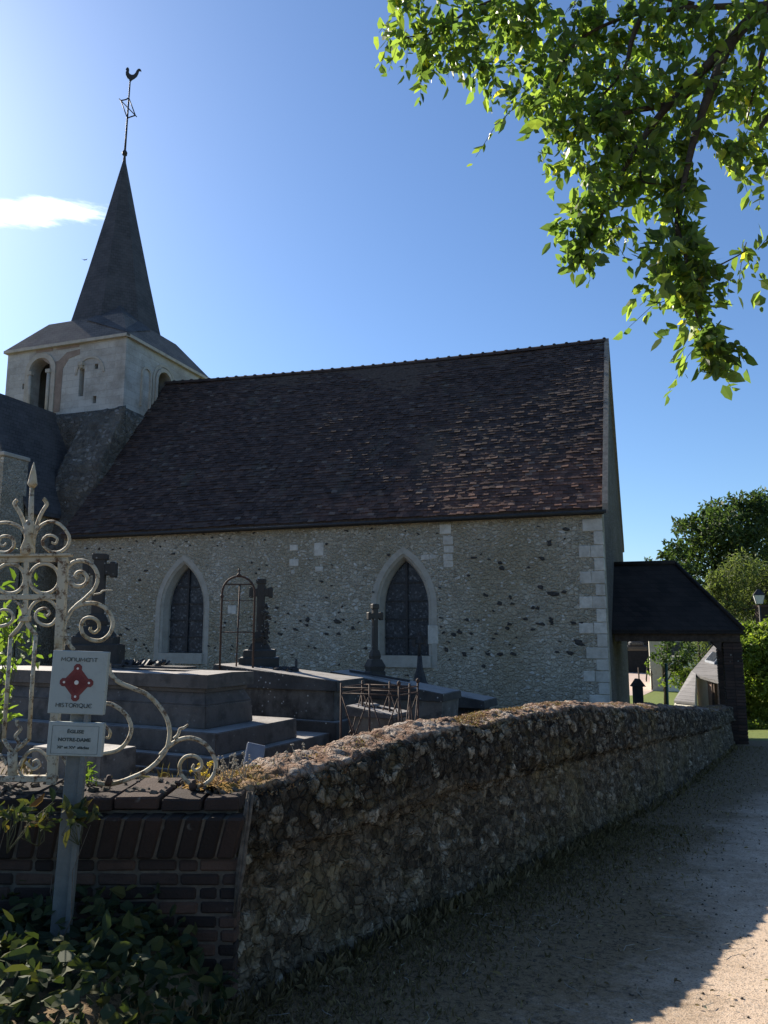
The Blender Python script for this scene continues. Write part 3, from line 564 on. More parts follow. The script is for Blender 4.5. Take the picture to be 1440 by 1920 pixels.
# nave roof: board, tiles, ridge, gutter line, verge
rf=MB()
e0=Vector((0,FY-.12,EZ-.05)); 
for side in (1,-1):
    ey=FY-.12 if side==1 else 26.77
    rf.hexa([(XL,ey,EZ-.15),(XR+.05,ey,EZ-.15),(XR+.05,RYD,ridge_z(XR)-.17),(XL,RYD,ridge_z(XL)-.17)],[(XL,ey,EZ-.03),(XR+.05,ey,EZ-.03),(XR+.05,RYD,ridge_z(XR)-.05),(XL,RYD,ridge_z(XL)-.05)],.3)
ro=rf.build('nave_roof','wood',ch)
run=RYD-(FY-.12); Vt=[];Ft=[];tt=[];lw=[]
slope=math.atan2(ridge_z(-8)-EZ,run); slen=run/math.cos(slope); nr=int(slen/.108); nc=int((XR+.07-XL)/.168)
for r in range(nr):
    s0=r*.108; sag=0
    off=(r%2)*.084+random.uniform(-.02,.02); wob=random.uniform(-.006,.006)
    for c_ in range(-1,nc+1):
        x0=XL+c_*.168+off; x1=x0+.163
        if x1<XL or x0>XR+.08: continue
        x0=max(x0,XL);x1=min(x1,XR+.09)
        xm=(x0+x1)/2
        # roof stops at the tower west wall above Y=19.9
        t_=s0/slen; ye=FY-.12+run*t_
        und=.035*math.sin(xm*.55+1)*math.sin(t_*3.1)+.012*math.sin(xm*1.7+t_*5)
        dz=lambda s,x:(EZ-.03)+(ridge_z(x)-EZ+.02)*(s/slen)
        j=random.uniform(-.004,.008) if random.random()<.7 else random.uniform(.008,.024); j2=random.uniform(-.005,.005); js=random.uniform(-.010,.010)
        s1=s0-.02+js; s2=s0+.16
        nrm=(-math.sin(slope),math.cos(slope))
        def P(x,s,h): s_c=min(s,slen); return (x,FY-.12+s_c/slen*run+nrm[0]*(h+und),dz(s_c,x)+nrm[1]*(h+und))
        b0=.030+j+wob;o=len(Vt)
        Vt+= [P(x0,s1,b0-.016-j2),P(x1,s1,b0-.016+j2),P(x1,s2,.004),P(x0,s2,.004),P(x0,s1,b0-j2),P(x1,s1,b0+j2),P(x1,s2,.014),P(x0,s2,.014)]
        Ft+=[(o+4,o+5,o+6,o+7),(o,o+1,o+5,o+4),(o+1,o+2,o+6,o+5),(o+3,o,o+4,o+7)]
        r_=random.random(); tt+=[r_]*4
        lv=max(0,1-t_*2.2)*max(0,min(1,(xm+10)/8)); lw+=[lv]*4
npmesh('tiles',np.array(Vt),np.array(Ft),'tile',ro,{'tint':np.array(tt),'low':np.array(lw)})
rd=MB(); x=XL
while x<XR:
    z=ridge_z(x)+.02; n=7
    prof_=[(RYD+.13*math.cos(math.pi*i/(n-1)),z-.08+.13*math.sin(math.pi*i/(n-1))) for i in range(n)]
    x2=x+.36; z2=ridge_z(x2)-ridge_z(x)
    rd.add([(x,y,zz) for y,zz in prof_]+[(x2,y,zz+z2) for y,zz in prof_],[(i,i+1,n+i+1,n+i) for i in range(n-1)],random.random()*.6)
    rd.box((x2-.02,RYD,z+z2+.045),(.10,.18,.035+random.uniform(-.01,.02)),None,random.random()*.5,.6); x=x2-.005
rd.build('ridge_tiles','tile',ro)
vg=MB(); 
for side in (1,-1):
    ey=FY-.16 if side==1 else 26.83
    vg.hexa([(XR+.02,ey,EZ-.16),(XR+.14,ey,EZ-.16),(XR+.14,RYD,ridge_z(XR)-.16),(XR+.02,RYD,ridge_z(XR)-.16)],[(XR+.02,ey,EZ+.06),(XR+.14,ey,EZ+.06),(XR+.14,RYD,ridge_z(XR)+.07),(XR+.02,RYD,ridge_z(XR)+.07)],.4)
vg.build('verge',simple('verge_mortar',(.18,.15,.12),(.28,.24,.19),10),ro)
gt=MB(); gt.tube([(XL+.3,FY-.2,EZ-.13),(XR+.1,FY-.2,EZ-.13)],.04,8); gt.box(((XL+XR)/2+.2,FY-.06,EZ-.12),(XR-XL-.3,.1,.1)); gt.build('gutter','darkiron',ch)
# tower
TX0,TX1,TY0,TY1,TZ=-20.85,-15.9,19.9,24.75,11.2
tw=MB(); 
def rarch(cx,w_,z0,zs,n=8): return [(cx-w_/2,z0),(cx+w_/2,z0)]+[(cx+w_/2*math.cos(math.pi*i/(2*n)),zs+w_/2*math.sin(math.pi*i/(2*n))) for i in range(2*n+1)]
fa=[[(TX0,8.7),(TX1,8.7),(TX1,TZ),(TX0,TZ)],rarch(-19.35,.92,8.75,10.3),[(-17.72,9.25),(-17.52,9.25),(-17.52,10.2),(-17.72,10.2)],[(-17.12,10.12),(-16.98,10.12),(-16.98,10.3),(-17.12,10.3)],[(-17.12,8.95),(-16.98,8.95),(-16.98,9.2),(-17.12,9.2)],[(-20.12,9.75),(-20.0,9.75),(-20.0,9.95),(-20.12,9.95)]]
tw.poly(fa,(0,TY0,0),(1,0,0),(0,0,1),(0,1,0),.45)
fb=[[(TY0+.451,8.0),(TY1,8.0),(TY1,TZ),(TY0+.451,TZ)],rarch(22.0,.75,8.9,10.15),rarch(23.6,.35,9.8,10.3)]
tw.poly(fb,(TX1,0,0),(0,1,0),(0,0,1),(-1,0,0),.45)
tw.box((TX0+.225,(TY0+TY1)/2+.3,9.9),(.45,TY1-TY0-.7,2.58)); tw.box(((TX0+TX1)/2,TY1-.1,9.9),(TX1-TX0-1,.4,2.58))
two=tw.build('tower','ashlar',ch)
cor=MB(); cor.box(((TX0+TX1)/2,TY0-.03,TZ-.07),(TX1-TX0+.16,.2,.1)); cor.box((TX1+.03,(TY0+TY1)/2+.02,TZ-.07),(.2,TY1-TY0+.0,.1))
# mouldings of the blind arches
def archband(mb,cx,w_,zs,bw_,plane,pos,out,z0=None,n=10):
    a=[]; b=[]
    for i in range(2*n+1):
        th=math.pi*i/(2*n); a.append((cx+w_/2*math.cos(th),zs+w_/2*math.sin(th))); b.append((cx+(w_/2+bw_)*math.cos(th),zs+(w_/2+bw_)*math.sin(th)))
    if z0 is not None: a=[(a[0][0],z0)]+a+[(a[-1][0],z0)]; b=[(b[0][0],z0)]+b+[(b[-1][0],z0)]
    loop=a+b[::-1]
    if plane=='Y': mb.poly([loop],(0,pos,0),(1,0,0),(0,0,1),(0,-1,0),out)
    else: mb.poly([loop],(pos,0,0),(0,1,0),(0,0,1),(1,0,0),out)
archband(cor,-19.35,.94,10.3,.17,'Y',TY0-.002,.05,8.8); archband(cor,-17.3,1.05,10.0,.07,'Y',TY0-.002,.03); archband(cor,22.0,.77,10.15,.13,'X',TX1+.002,.06,9.0); archband(cor,22.0,1.12,10.15,.10,'X',TX1+.002,.04,9.2); archband(cor,21.0,.38,10.15,.08,'X',TX1+.002,.05,9.0); archband(cor,23.6,.37,10.3,.08,'X',TX1+.002,.05)
for x,z0,z1 in [(-18.96,8.8,10.25),(-19.74,8.8,10.25),(-17.62,10.2,10.35)]: cor.tube([(x,TY0-.06,z0),(x,TY0-.06,z1)],.06,8); cor.box((x,TY0-.06,z1),(.18,.14,.12))
cor.build('arch_moulding','surround',two)
bp=MB(); bp.poly([[(-18.95,8.8),(-18.45,8.8),(-18.42,10.3),(-18.2,10.62),(-17.75,10.72),(-17.75,10.9),(-18.3,10.85),(-18.6,10.6),(-18.9,10.55),(-19.2,10.9),(-19.6,10.9),(-19.62,10.75),(-19.3,10.72),(-18.98,10.5)]],(0,TY0-.002,0),(1,0,0),(0,0,1),(0,-1,0),.012)
bp.poly([[(-19.6,10.98),(-18.9,10.98),(-18.9,11.12),(-19.6,11.12)]],(0,TY0-.002,0),(1,0,0),(0,0,1),(0,-1,0),.01); bp.poly([[(-18.75,10.98),(-17.8,10.98),(-17.8,11.13),(-18.75,11.13)]],(0,TY0-.002,0),(1,0,0),(0,0,1),(0,-1,0),.01)
bp.build('render_patch','brown_plaster',two)
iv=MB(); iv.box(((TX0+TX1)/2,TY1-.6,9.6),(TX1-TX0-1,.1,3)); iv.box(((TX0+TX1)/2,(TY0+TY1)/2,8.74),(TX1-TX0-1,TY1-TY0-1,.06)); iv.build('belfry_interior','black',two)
lo=MB(); 
# rubble lower stage with uneven outline and a ruined buttress running down onto the nave
lo.box(((TX0+TX1)/2-.0,(TY0+TY1)/2,3.5),(TX1-TX0+.1,TY1-TY0+.08,10.36))
lo.hexa([(-17.6,18.2,3.5),(-15.75,18.2,3.5),(-15.75,19.95,3.5),(-17.6,19.95,3.5)],[(-17.4,18.9,6.6),(-15.85,18.9,6.6),(-15.82,19.95,8.75),(-17.3,19.95,8.75)])
bm=bmesh.new(); me=bpy.data.meshes.new('t'); me.from_pydata(lo.v,[],lo.f); bm.from_mesh(me); bmesh.ops.subdivide_edges(bm,edges=bm.edges[:],cuts=26,use_grid_fill=True)
for v in bm.verts:
    n1=float(fbm(np.array(v.co.x*1.7+v.co.y*1.3),np.array(v.co.z*1.7),4)); n2=float(fbm(np.array(v.co.x*5+v.co.y*5),np.array(v.co.z*6),3,9))
    v.co.y-=.18*(n1-.4)+.08*(n2-.5); v.co.x+=.16*(n1-.45)
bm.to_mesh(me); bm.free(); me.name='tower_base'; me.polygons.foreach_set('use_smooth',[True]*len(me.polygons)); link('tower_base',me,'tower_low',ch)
# tower roof skirt and spire
cx,cy=-18.36,22.3; sk=MB(); e=.10; ez=TZ-.02
sq=[(TX0-e,TY0-e),(TX1+e,TY0-e),(TX1+e,TY1+e),(TX0-e,TY1+e)]; R8=1.66; zc=12.75
oc=[(cx+R8*math.cos(R(22.5+45*i)),cy+R8*math.sin(R(22.5+45*i))) for i in range(8)]
# pyramid skirt, truncated
top=1.58
sk.hexa([(x,y,ez) for x,y in sq],[(cx-top,cy-top,12.38),(cx+top,cy-top,12.38),(cx+top,cy+top,12.38),(cx-top,cy+top,12.38)],.5)
sk.hexa([(x,y,ez-.05) for x,y in sq],[(x,y,ez-.002) for x,y in sq],.2)
sko=sk.build('tower_roof','skirt',ch)
sp=MB(); zb0=12.0; apex=(cx,cy,19.75); kb=1.0
def octz(z,Rr): return [(cx+Rr*math.cos(R(22.5+45*i)),cy+Rr*math.sin(R(22.5+45*i)),z) for i in range(8)]
rings=[(zb0,1.78),(12.6,1.62),(14.5,1.16),(17,.58),(19.3,.07),(19.75,.03)]
vs=[p for z,r in rings for p in octz(z,r)]; sp.add(vs,[(r*8+i,r*8+(i+1)%8,(r+1)*8+(i+1)%8,(r+1)*8+i) for r in range(5) for i in range(8)],.5); sp.build('spire','slate',ch)
# broach wedge between spire and corner
bc=MB(); bc.add([(TX1+e,TY0-e,ez+.02),(cx+.2,cy-1.75,12.25),(cx+1.75,cy-.2,12.25),(cx+1.02,cy-1.02,12.95)],[(0,1,3),(0,3,2),(1,2,3),(0,2,1)]); bc.build('broach','slate',ch)
wv=MB(); tipz=23.05; lean=lambda z:(cx+.02*(z-19.7),cy,z)
wv.tube([lean(19.4),lean(21),lean(22.75)],[.045,.035,.028],8); wv.lathe((cx,cy,19.62),[(.09,0),(.1,.1),(.05,.2)])
zc_=21.6
def lc(dx,dz): b=lean(zc_+dz*.78); return (b[0]+dx*.72*.94,b[1]+dx*.72*.33,b[2])
for a,b in [((-.52,.5),(.5,-.48)),((-.42,.4),(0,-.55)),((0,.55),(.42,-.4))]: wv.tube([lc(*a),lc(*b)],.02,6)
wv.tube([lc(-.42,.4),lc(-.15,.46),lc(0,.55)],.024,6); wv.tube([lc(.42,-.4),lc(.18,-.48),lc(0,-.55)],.024,6)
wvo=wv.build('weather_vane','darkiron',ch)
ro_=[(-.33,.42),(-.28,.52),(-.2,.56),(-.14,.5),(-.13,.40),(-.14,.28),(-.06,.16),(.08,.10),(.2,.12),(.3,.22),(.36,.36),(.45,.46),(.56,.47),(.64,.40),(.64,.30),(.56,.36),(.5,.34),(.47,.2),(.38,.02),(.24,-.10),(.1,-.18),(.02,-.26),(-.06,-.26),(-.08,-.16),(-.22,-.06),(-.3,.08),(-.32,.25),(-.27,.38)]
rm=MB(); rm.poly([[(x*.62,z*.72) for x,z in ro_]],(lean(22.95)[0]+.02,cy-.02,22.93),(.94,.33,0),(0,0,1),(-.33*.1,.94*.1,0),.5); rm.build('rooster','darkiron',wvo)
# transept to the left
tr=MB(); 
rx,rz,exx,ezz=-18.6,8.76,-17.0,5.27; yb,ye=17.25,19.85
tr.box((-18.65,(yb+19.8)/2,2.0),(3.2,19.8-yb,6.4)); tr.poly([[(-20.2,5.2),(-17.05,5.2),(-18.6,8.6)]],(0,yb+.01,0),(1,0,0),(0,0,1),(0,1,0),.3)
tr.box((-18.55,16.85,2.35),(3.0,.9,8.2)); tr.build('transept_wall','church',ch)
cp=MB(); cp.bevbox((-18.55,16.83,6.5),(3.1,1.0,.12),.02); cp.build('coping','surround',ch)
tf=MB()
for s_ in (1,-1):
    ex_=rx+s_*(exx+.12-rx); 
    tf.hexa([(rx,yb-.6,rz-.1),(ex_,yb-.6 if s_<0 else yb,ezz-.35),(ex_,19.95,ezz-.35),(rx,19.95,rz-.1)],[(rx,yb-.6,rz),(ex_,yb-.6 if s_<0 else yb,ezz-.22),(ex_,19.95,ezz-.22),(rx,19.95,rz)])
tf.build('transept_roof','darkroof',ch)
tg=MB(); tg.box((-21.5,21.9,6.0),(5,4.5,3.5)); tg.hexa([(-24.5,19.6,7.7),(-20.7,19.6,7.7),(-20.7,24.4,7.7),(-24.5,24.4,7.7)],[(-24.5,21.9,9.4),(-20.7,21.9,9.4),(-20.7,22.0,9.4),(-24.5,22.0,9.4)]); tg.build('chancel','darkroof',ch)
ld=MB(); ld.poly([[(0,0),(.16,0),(.2,.3),(.1,1.0),(.0,1.15),(-.06,1.1)]],(-16.9,18.7,4.75),(.95,-.3,0),(-.12,0,1),(0,.05,0),.5); ld.build('flashing','lead',ch)
# porch
pr=thing('porch','open timber porch with black tiled hipped roof on a brick pier','porch',(.4,21.4,-1.1))
a=MB(); Ye,Yb_,Yr=19.35,23.45,21.4; ez2,rz2=1.60,3.30; xe=1.86; xr=.55
P_=lambda dz:[(-1.0,Ye,ez2+dz),(xe,Ye,ez2+dz),(xe,Yb_,ez2+dz),(-1.0,Yb_,ez2+dz),(-1.0,Yr,rz2+dz),(xr,Yr,rz2+dz)]
v=P_(0)+P_(-.09); a.add(v,[(0,1,5,4),(1,2,5),(2,3,4,5),(6,10,11,7),(7,11,8),(8,11,10,9),(0,6,7,1),(1,7,8,2),(2,8,9,3),(3,9,10,4),(0,4,10,6)],.4)
po_=a.build('porch_roof','porchroof',pr); rr_=MB(); rr_.tube([(-.98,Yr,rz2+.03),(xr,Yr,rz2+.03)],.07,8); rr_.tube([(xr,Yr,rz2+.02),(xe,Ye,ez2+.02)],.05,8); rr_.tube([(xr,Yr,rz2+.02),(xe,Yb_,ez2+.02)],.05,8); rr_.build('ridge_tiles','porchroof',po_)
b_=MB(); b_.box((.42,19.55,1.42),(2.75,.16,.18)); b_.box((.42,23.2,1.42),(2.75,.16,.18)); b_.box((1.58,21.37,1.42),(.16,3.5,.17))
for y in (20.4,21.4,22.4): b_.box((.3,y,1.40),(2.4,.12,.14))
b_.hexa([(1.20,19.5,1.33),(1.36,19.5,1.1),(1.36,19.6,1.1),(1.15,19.6,1.33)],[(1.22,19.5,1.36),(1.40,19.5,1.33),(1.40,19.6,1.33),(1.22,19.6,1.36)])
for k in range(9):
    xr_=-.8+k*.3
    if xr_<xr+.1: b_.hexa([(xr_,19.5,1.50),(xr_+.07,19.5,1.50),(xr_+.07,21.35,3.02),(xr_,21.35,3.02)],[(xr_,19.5,1.60),(xr_+.07,19.5,1.60),(xr_+.07,21.35,3.12),(xr_,21.35,3.12)])
b_.build('timber_beam','wood',pr)
for y in (19.72,23.1):
    pb=MB(); z=-1.5; px_=1.63 if y<20 else 1.72
    pb.box((px_,y,.0),(.36,.38,2.66),None,.1)
    while z<1.28:
        for k in (0,1): pb.bevbox((px_-.105+.205*k,y,z+.033),(.195,.42,.058),.005,None,None,.003)
        z+=.07
    pb.build('brick_pier','pier_brick',pr)
# dark lump of the wall end beside the pier
# ------------------------------------------------------------------ graves
GY=HEAD-R(26)           # graves: width axis points 26 deg right of the view, length axis to the left
WD=(LATR*math.sin(R(26))+FWD*math.cos(R(26))); LD=(-LATR*math.cos(R(26))+FWD*math.sin(R(26)))
def gp(o,w_,l_,z): p=o+WD*w_+LD*l_; return Vector((p.x,p.y,z))
def gbox(mb,o,w0,w1,l0,l1,z0,z1,it=0,ht=0,tint=None):   # it: inset of the top, ht: extra height at the head end
    b=[gp(o,w0,l0,z0),gp(o,w1,l0,z0),gp(o,w1,l1,z0),gp(o,w0,l1,z0)]; t=[gp(o,w0+it,l0+it,z1),gp(o,w1-it,l0+it,z1),gp(o,w1-it,l1-it,z1+ht),gp(o,w0+it,l1-it,z1+ht)]
    bm=bmesh.new(); vs=[bm.verts.new(p) for p in b+t]
    for f in [(3,2,1,0),(4,5,6,7),(0,1,5,4),(1,2,6,5),(2,3,7,6),(3,0,4,7)]: bm.faces.new([vs[i] for i in f])
    bmesh.ops.bevel(bm,geom=bm.edges[:],offset=.009,segments=2,affect='EDGES'); bm.verts.index_update()
    mb.add([v.co.copy() for v in bm.verts],[tuple(v.index for v in f.verts) for f in bm.faces],tint); bm.free()
def gable(mb,o,w0,w1,l0,l1,z0,z1,zr,ht=0):
    wm_=(w0+w1)/2
    v=[gp(o,w0,l0,z0),gp(o,w1,l0,z0),gp(o,w1,l1,z0+ht),gp(o,w0,l1,z0+ht),gp(o,w0,l0,z1),gp(o,w1,l0,z1),gp(o,w1,l1,z1+ht),gp(o,w0,l1,z1+ht),gp(o,wm_,l0,zr),gp(o,wm_,l1,zr+ht)]
    mb.add(v,[(0,1,5,8,4),(1,2,6,5),(2,3,7,9,6),(3,0,4,7),(4,8,9,7),(8,5,6,9),(3,2,1,0)])
def tombA(o,label,mat,flip=0,plq=True):
    t=thing('chest_tomb',label,'tomb',Vector((o.x,o.y,-.1)),'stone chest tombs in the churchyard')
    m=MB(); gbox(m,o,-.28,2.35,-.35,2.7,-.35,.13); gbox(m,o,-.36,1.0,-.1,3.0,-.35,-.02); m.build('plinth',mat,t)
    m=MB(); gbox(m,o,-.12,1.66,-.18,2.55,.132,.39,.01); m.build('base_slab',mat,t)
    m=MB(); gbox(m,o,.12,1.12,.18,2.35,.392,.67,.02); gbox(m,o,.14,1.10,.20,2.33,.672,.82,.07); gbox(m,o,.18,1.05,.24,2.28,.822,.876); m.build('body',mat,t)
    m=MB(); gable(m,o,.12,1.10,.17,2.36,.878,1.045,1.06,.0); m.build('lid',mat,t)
    if plq:
        m=MB(); m.hexa([gp(o,.5,.9,1.085),gp(o,.8,.9,1.08),gp(o,.8,2.2,1.08),gp(o,.5,2.2,1.085)],[gp(o,.5,.9,1.11),gp(o,.8,.9,1.11),gp(o,.8,2.2,1.12),gp(o,.5,2.2,1.12)])
        for k in range(26):
            c=gp(o,.45+random.random()*.45,1.35+random.random()*.75,1.125+random.random()*.03); m.box(c,(.10,.05,.03),Euler((random.random(),random.random(),random.random()*6)).to_matrix())
        m.build('metal_cross','darkiron',t)
    return t
oA=at(395,1365,9.55); tombA(oA,'grey granite chest tomb with stepped base, immediately right of the sign','granite')
oF=at(150,1362,10.3); tombA(oF,'grey chest tomb seen through the iron bars at the left edge behind the sign','granite',0,False)
# low block between
def low(o,w_,l_,z0,z1,label,mat,name='grave_kerb',ht=0):
    t=MB(); gbox(t,o,0,w_,0,l_,z0,z1,.01,ht); return tag(t.build(name,mat),label,'grave kerb' if name=='grave_kerb' else 'grave')
low(at(191,1400,8.7),.55,1.1,-.3,.27,'small brown stone block grave just right of the sign plates','tombpale')
low(at(500,1410,10.4),.9,.8,-.3,.02,'low grey kerb slab between the stepped granite tomb and the black streaked tomb','tombpale')
low(at(556,1410,10.0),.4,.3,-.3,-.02,'small flat sunlit kerb stone beside the black streaked tomb','mossy')
low(at(676,1392,9.9),.35,.25,-.3,.16,'small white kerb stone behind the rusty grave railing','tombpale')
# tomb B
oB=at(629,1283,11.5)
t=thing('chest_tomb','long chest tomb with black streaked sides, just before the tall stone cross','tomb',Vector((oB.x,oB.y,-.2)),'stone chest tombs in the churchyard')
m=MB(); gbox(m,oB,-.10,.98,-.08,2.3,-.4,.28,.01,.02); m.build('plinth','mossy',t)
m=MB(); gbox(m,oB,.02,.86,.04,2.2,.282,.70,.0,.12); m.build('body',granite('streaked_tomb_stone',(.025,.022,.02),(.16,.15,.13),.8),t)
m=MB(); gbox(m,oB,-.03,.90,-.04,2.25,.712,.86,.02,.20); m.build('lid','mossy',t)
m=MB(); m.lathe(gp(oB,.5,1.0,.93),[(.05,0),(.05,.06),(.02,.08),(.025,.16),(.015,.22)],8); m.build('metal_ornament','darkiron',t)
m=MB()
for k in range(30): c=gp(oB,.35+random.random()*.3,1.0+random.random()*.9,.97+random.random()*.03+.06*0); m.box(c,(.12,.05,.03),Euler((random.random()*.5,random.random()*.5,random.random()*6)).to_matrix())
m.build('metal_wreath','darkiron',t)
# tomb C
oC=at(829,1303,12.2)
t=thing('chest_tomb','pale chest tomb with sloping lid and carved corner, beside the rusty railing','tomb',Vector((oC.x,oC.y,-.3)),'stone chest tombs in the churchyard')
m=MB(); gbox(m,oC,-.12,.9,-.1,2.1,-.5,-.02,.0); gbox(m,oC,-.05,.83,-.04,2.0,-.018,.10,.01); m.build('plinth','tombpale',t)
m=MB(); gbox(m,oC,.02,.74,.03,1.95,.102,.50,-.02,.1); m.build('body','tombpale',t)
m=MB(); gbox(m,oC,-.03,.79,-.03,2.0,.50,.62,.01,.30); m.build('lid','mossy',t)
m=MB(); m.hexa([gp(oC,.3,.7,.76),gp(oC,.36,.7,.76),gp(oC,.36,1.8,.90),gp(oC,.3,1.8,.90)],[gp(oC,.3,.7,.79),gp(oC,.36,.7,.79),gp(oC,.36,1.8,.93),gp(oC,.3,1.8,.93)]); m.build('metal_cross','darkiron',t)
# tomb D within railing
oD=at(738,1335,9.8)
t=thing('coffin_tomb','narrow tilted grave slab on a tapering chest inside the rusty railing','tomb',Vector((oD.x,oD.y,-.2)))
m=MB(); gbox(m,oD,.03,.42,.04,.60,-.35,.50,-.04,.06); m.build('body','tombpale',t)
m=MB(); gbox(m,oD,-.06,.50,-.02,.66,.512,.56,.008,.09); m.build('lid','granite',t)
m=MB(); m.lathe(gp(oD,.25,.42,.61),[(.09,0),(.10,.03),(.05,.05)],10); m.tube([gp(oD,.2,.1,.59),gp(oD,.25,.6,.66)],.014,6); m.build('ornament','mossy',t)
# tomb E
oE=at(905,1318,14.2)
t=thing('table_tomb','dark low table tomb in shadow at the foot of the church wall','tomb',Vector((oE.x,oE.y,-.3)))
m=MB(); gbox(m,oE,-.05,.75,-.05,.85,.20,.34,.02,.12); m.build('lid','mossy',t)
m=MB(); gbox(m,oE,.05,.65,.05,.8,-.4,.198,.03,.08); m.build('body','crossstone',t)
low(at(862,1345,12.8),.5,.5,-.5,.09,'small pale grave kerb beside the carved pale tomb near the wall crest','tombpale')
# railing
t=thing('grave_railing','low rusty iron railing with crossed bars around a tilted grave slab','railing',at(748,1385,9.2))
oR=at(748,1296,9.3); zt_=oR.z+.02; zb_=-.25; Lr,Wr=.78,.56
m=MB(); cs=[(0,0),(Wr,0),(Wr,Lr),(0,Lr)]
for w_,l_ in cs+[(0,Lr*.5),(Wr,Lr*.5),(Wr*.55,0)]: 
    m.tube([gp(oR,w_,l_,zb_),gp(oR,w_,l_,zt_+.05)],.013,6); 
m.build('rail_post','rust',t)
m=MB()
for i in range(4):
    (w0,l0),(w1,l1)=cs[i],cs[(i+1)%4]
    for z in (zt_,zt_-.07,zb_+.1): m.tube([gp(oR,w0,l0,z),gp(oR,w1,l1,z)],.009,6)
m.build('rail','rust',t)
m=MB()
def xp(a,b):
    m.tube([gp(oR,*a,zt_-.07),gp(oR,*b,zb_+.1)],.008,6); m.tube([gp(oR,*b,zt_-.07),gp(oR,*a,zb_+.1)],.008,6)
    c=(gp(oR,*a,0)+gp(oR,*b,0))/2; c.z=(zt_+zb_+.03)/2; m.box(c,(.05,.05,.05),Euler((.8,.6,.4)).to_matrix())
xp((0,0),(0,Lr*.5)); xp((0,Lr*.5),(0,Lr)); xp((0,0),(Wr*.55,0)); xp((Wr*.55,0),(Wr,0)); xp((Wr,0),(Wr,Lr*.5)); xp((Wr,Lr*.5),(Wr,Lr)); xp((0,Lr),(Wr,Lr))
m.build('cross_bar','rust',t)
m=MB(); 
for w_,l_ in cs[:2]: m.lathe(gp(oR,w_,l_,zt_+.04),[(.014,0),(.025,.02),(.025,.04),(.008,.06)],8)
m.build('finial','rust',t)
# stone crosses
def scross(px,pyt,pyb,d,arm,th,label,mat,full=True,yaw=0,plaque=False,base=None):
    top=at(px,pyt,d); z1=top.z; o=Vector((top.x,top.y,0)); zb=-.3; ax=Matrix.Rotation(yaw,3,'Z')@LATR; dp=ax.cross(UP)*-1; B=Matrix((ax,dp,UP)).transposed()
    t=thing('stone_cross',label,'cross',(o.x,o.y,-.2),'stone crosses over graves')
    zbv=at(px,pyb,d).z; H=z1-zbv; m=MB()
    m.bevbox((o.x,o.y,z1-H*.5*.62),(th,th*.8,H*.62),.012,B,.5,.004)
    za=z1-H*.13
    m.bevbox((o.x,o.y,za-.02),(arm,th*.72,th),.012,B,.5,.004)
    for s_ in (-1,1): m.bevbox(o+ax*s_*arm*.47+UP*(za-.02),(th*.55,th*.9,th*1.35),.012,B,.5,.004)
    m.bevbox((o.x,o.y,z1-.02),(th*1.3,th,.09),.012,B,.5,.004)
    m.build('cross_head',mat,t)
    m=MB(); z=z1-H*.60
    for wt,wb_,h in [(1.15,1.7,.08),(1.7,1.5,.05),(1.9,3.0,.10),(2.9,2.0,.14),(2.0,2.6,.14)]:
        hh=h*H/1.05; bb=[o+ax*sx_*wb_*th/2+dp*sy_*wb_*th*.4+UP*(z-hh) for sx_,sy_ in ((-1,-1),(1,-1),(1,1),(-1,1))]; tt_=[o+ax*sx_*wt*th/2+dp*sy_*wt*th*.4+UP*(z-.002) for sx_,sy_ in ((-1,-1),(1,-1),(1,1),(-1,1))]
        m.hexa(bb,tt_); z-=hh
    m.bevbox((o.x,o.y,(z+zb)/2-.002),(th*3.4,th*2.6,z-zb),.015,B,.5,.006)
    if base:
        bw_,bpy_=base; bz=at(px,bpy_,d).z; m.bevbox((o.x,o.y,(bz+zb)/2),(bw_,bw_*.8,bz-zb),.015,B,.5,.006); m.bevbox((o.x,o.y,(bz-.12+zb)/2),(bw_*1.25,bw_,bz-.12-zb),.015,B,.5,.006)
    m.build('pedestal',mat,t)
    if plaque:
        m=MB(); m.box(o-dp*(-.0)+ax*.03+FWD*-.16+UP*(z+.09),(.17,.03,.30),B); pq=m.build('plaque','plaque',t)
        m=MB()
        for k in range(6): m.box(o+ax*.03+FWD*-.178+UP*(z+.20-k*.04),(random.uniform(.07,.13),.004,.008),B)
        m.build('lettering',simple('gilt_ink',(.35,.28,.15),(.4,.33,.2),9),pq)
    return t
scross(490,1088,1250,13.0,.34,.13,'tall dark stone cross wrapped in carved ivy, right of the iron hoop','crossstone',yaw=.1,base=(.52,1218))
scross(703,1135,1275,13.4,.25,.10,'slender stone cross with black plaque left of the right window','crossstone',yaw=.5,plaque=True,base=(.30,1258))
scross(189,1042,1225,11.6,.42,.17,'large dark stone cross standing behind the iron scrollwork','crossstone',yaw=.15,base=(.6,1192))
# carved garland on tall cross: lumps
m=MB(); o=at(497,1180,12.95)
for k in range(46):
    z=random.uniform(-.45,.45); m.box(o+LATR*(random.gauss(.01,.03)+.02*math.sin(z*9))+UP*z+FWD*-.05,(.05,.05,.05),Euler((random.random()*3,random.random()*3,0)).to_matrix(),None,.7)
g_=m.build('carved_garland','crossstone'); c_=[ob for ob in C.objects if ob.name.startswith('stone_cross')][0]; g_.parent=c_; g_.matrix_parent_inverse=Matrix.Translation(-Vector(c_.location))
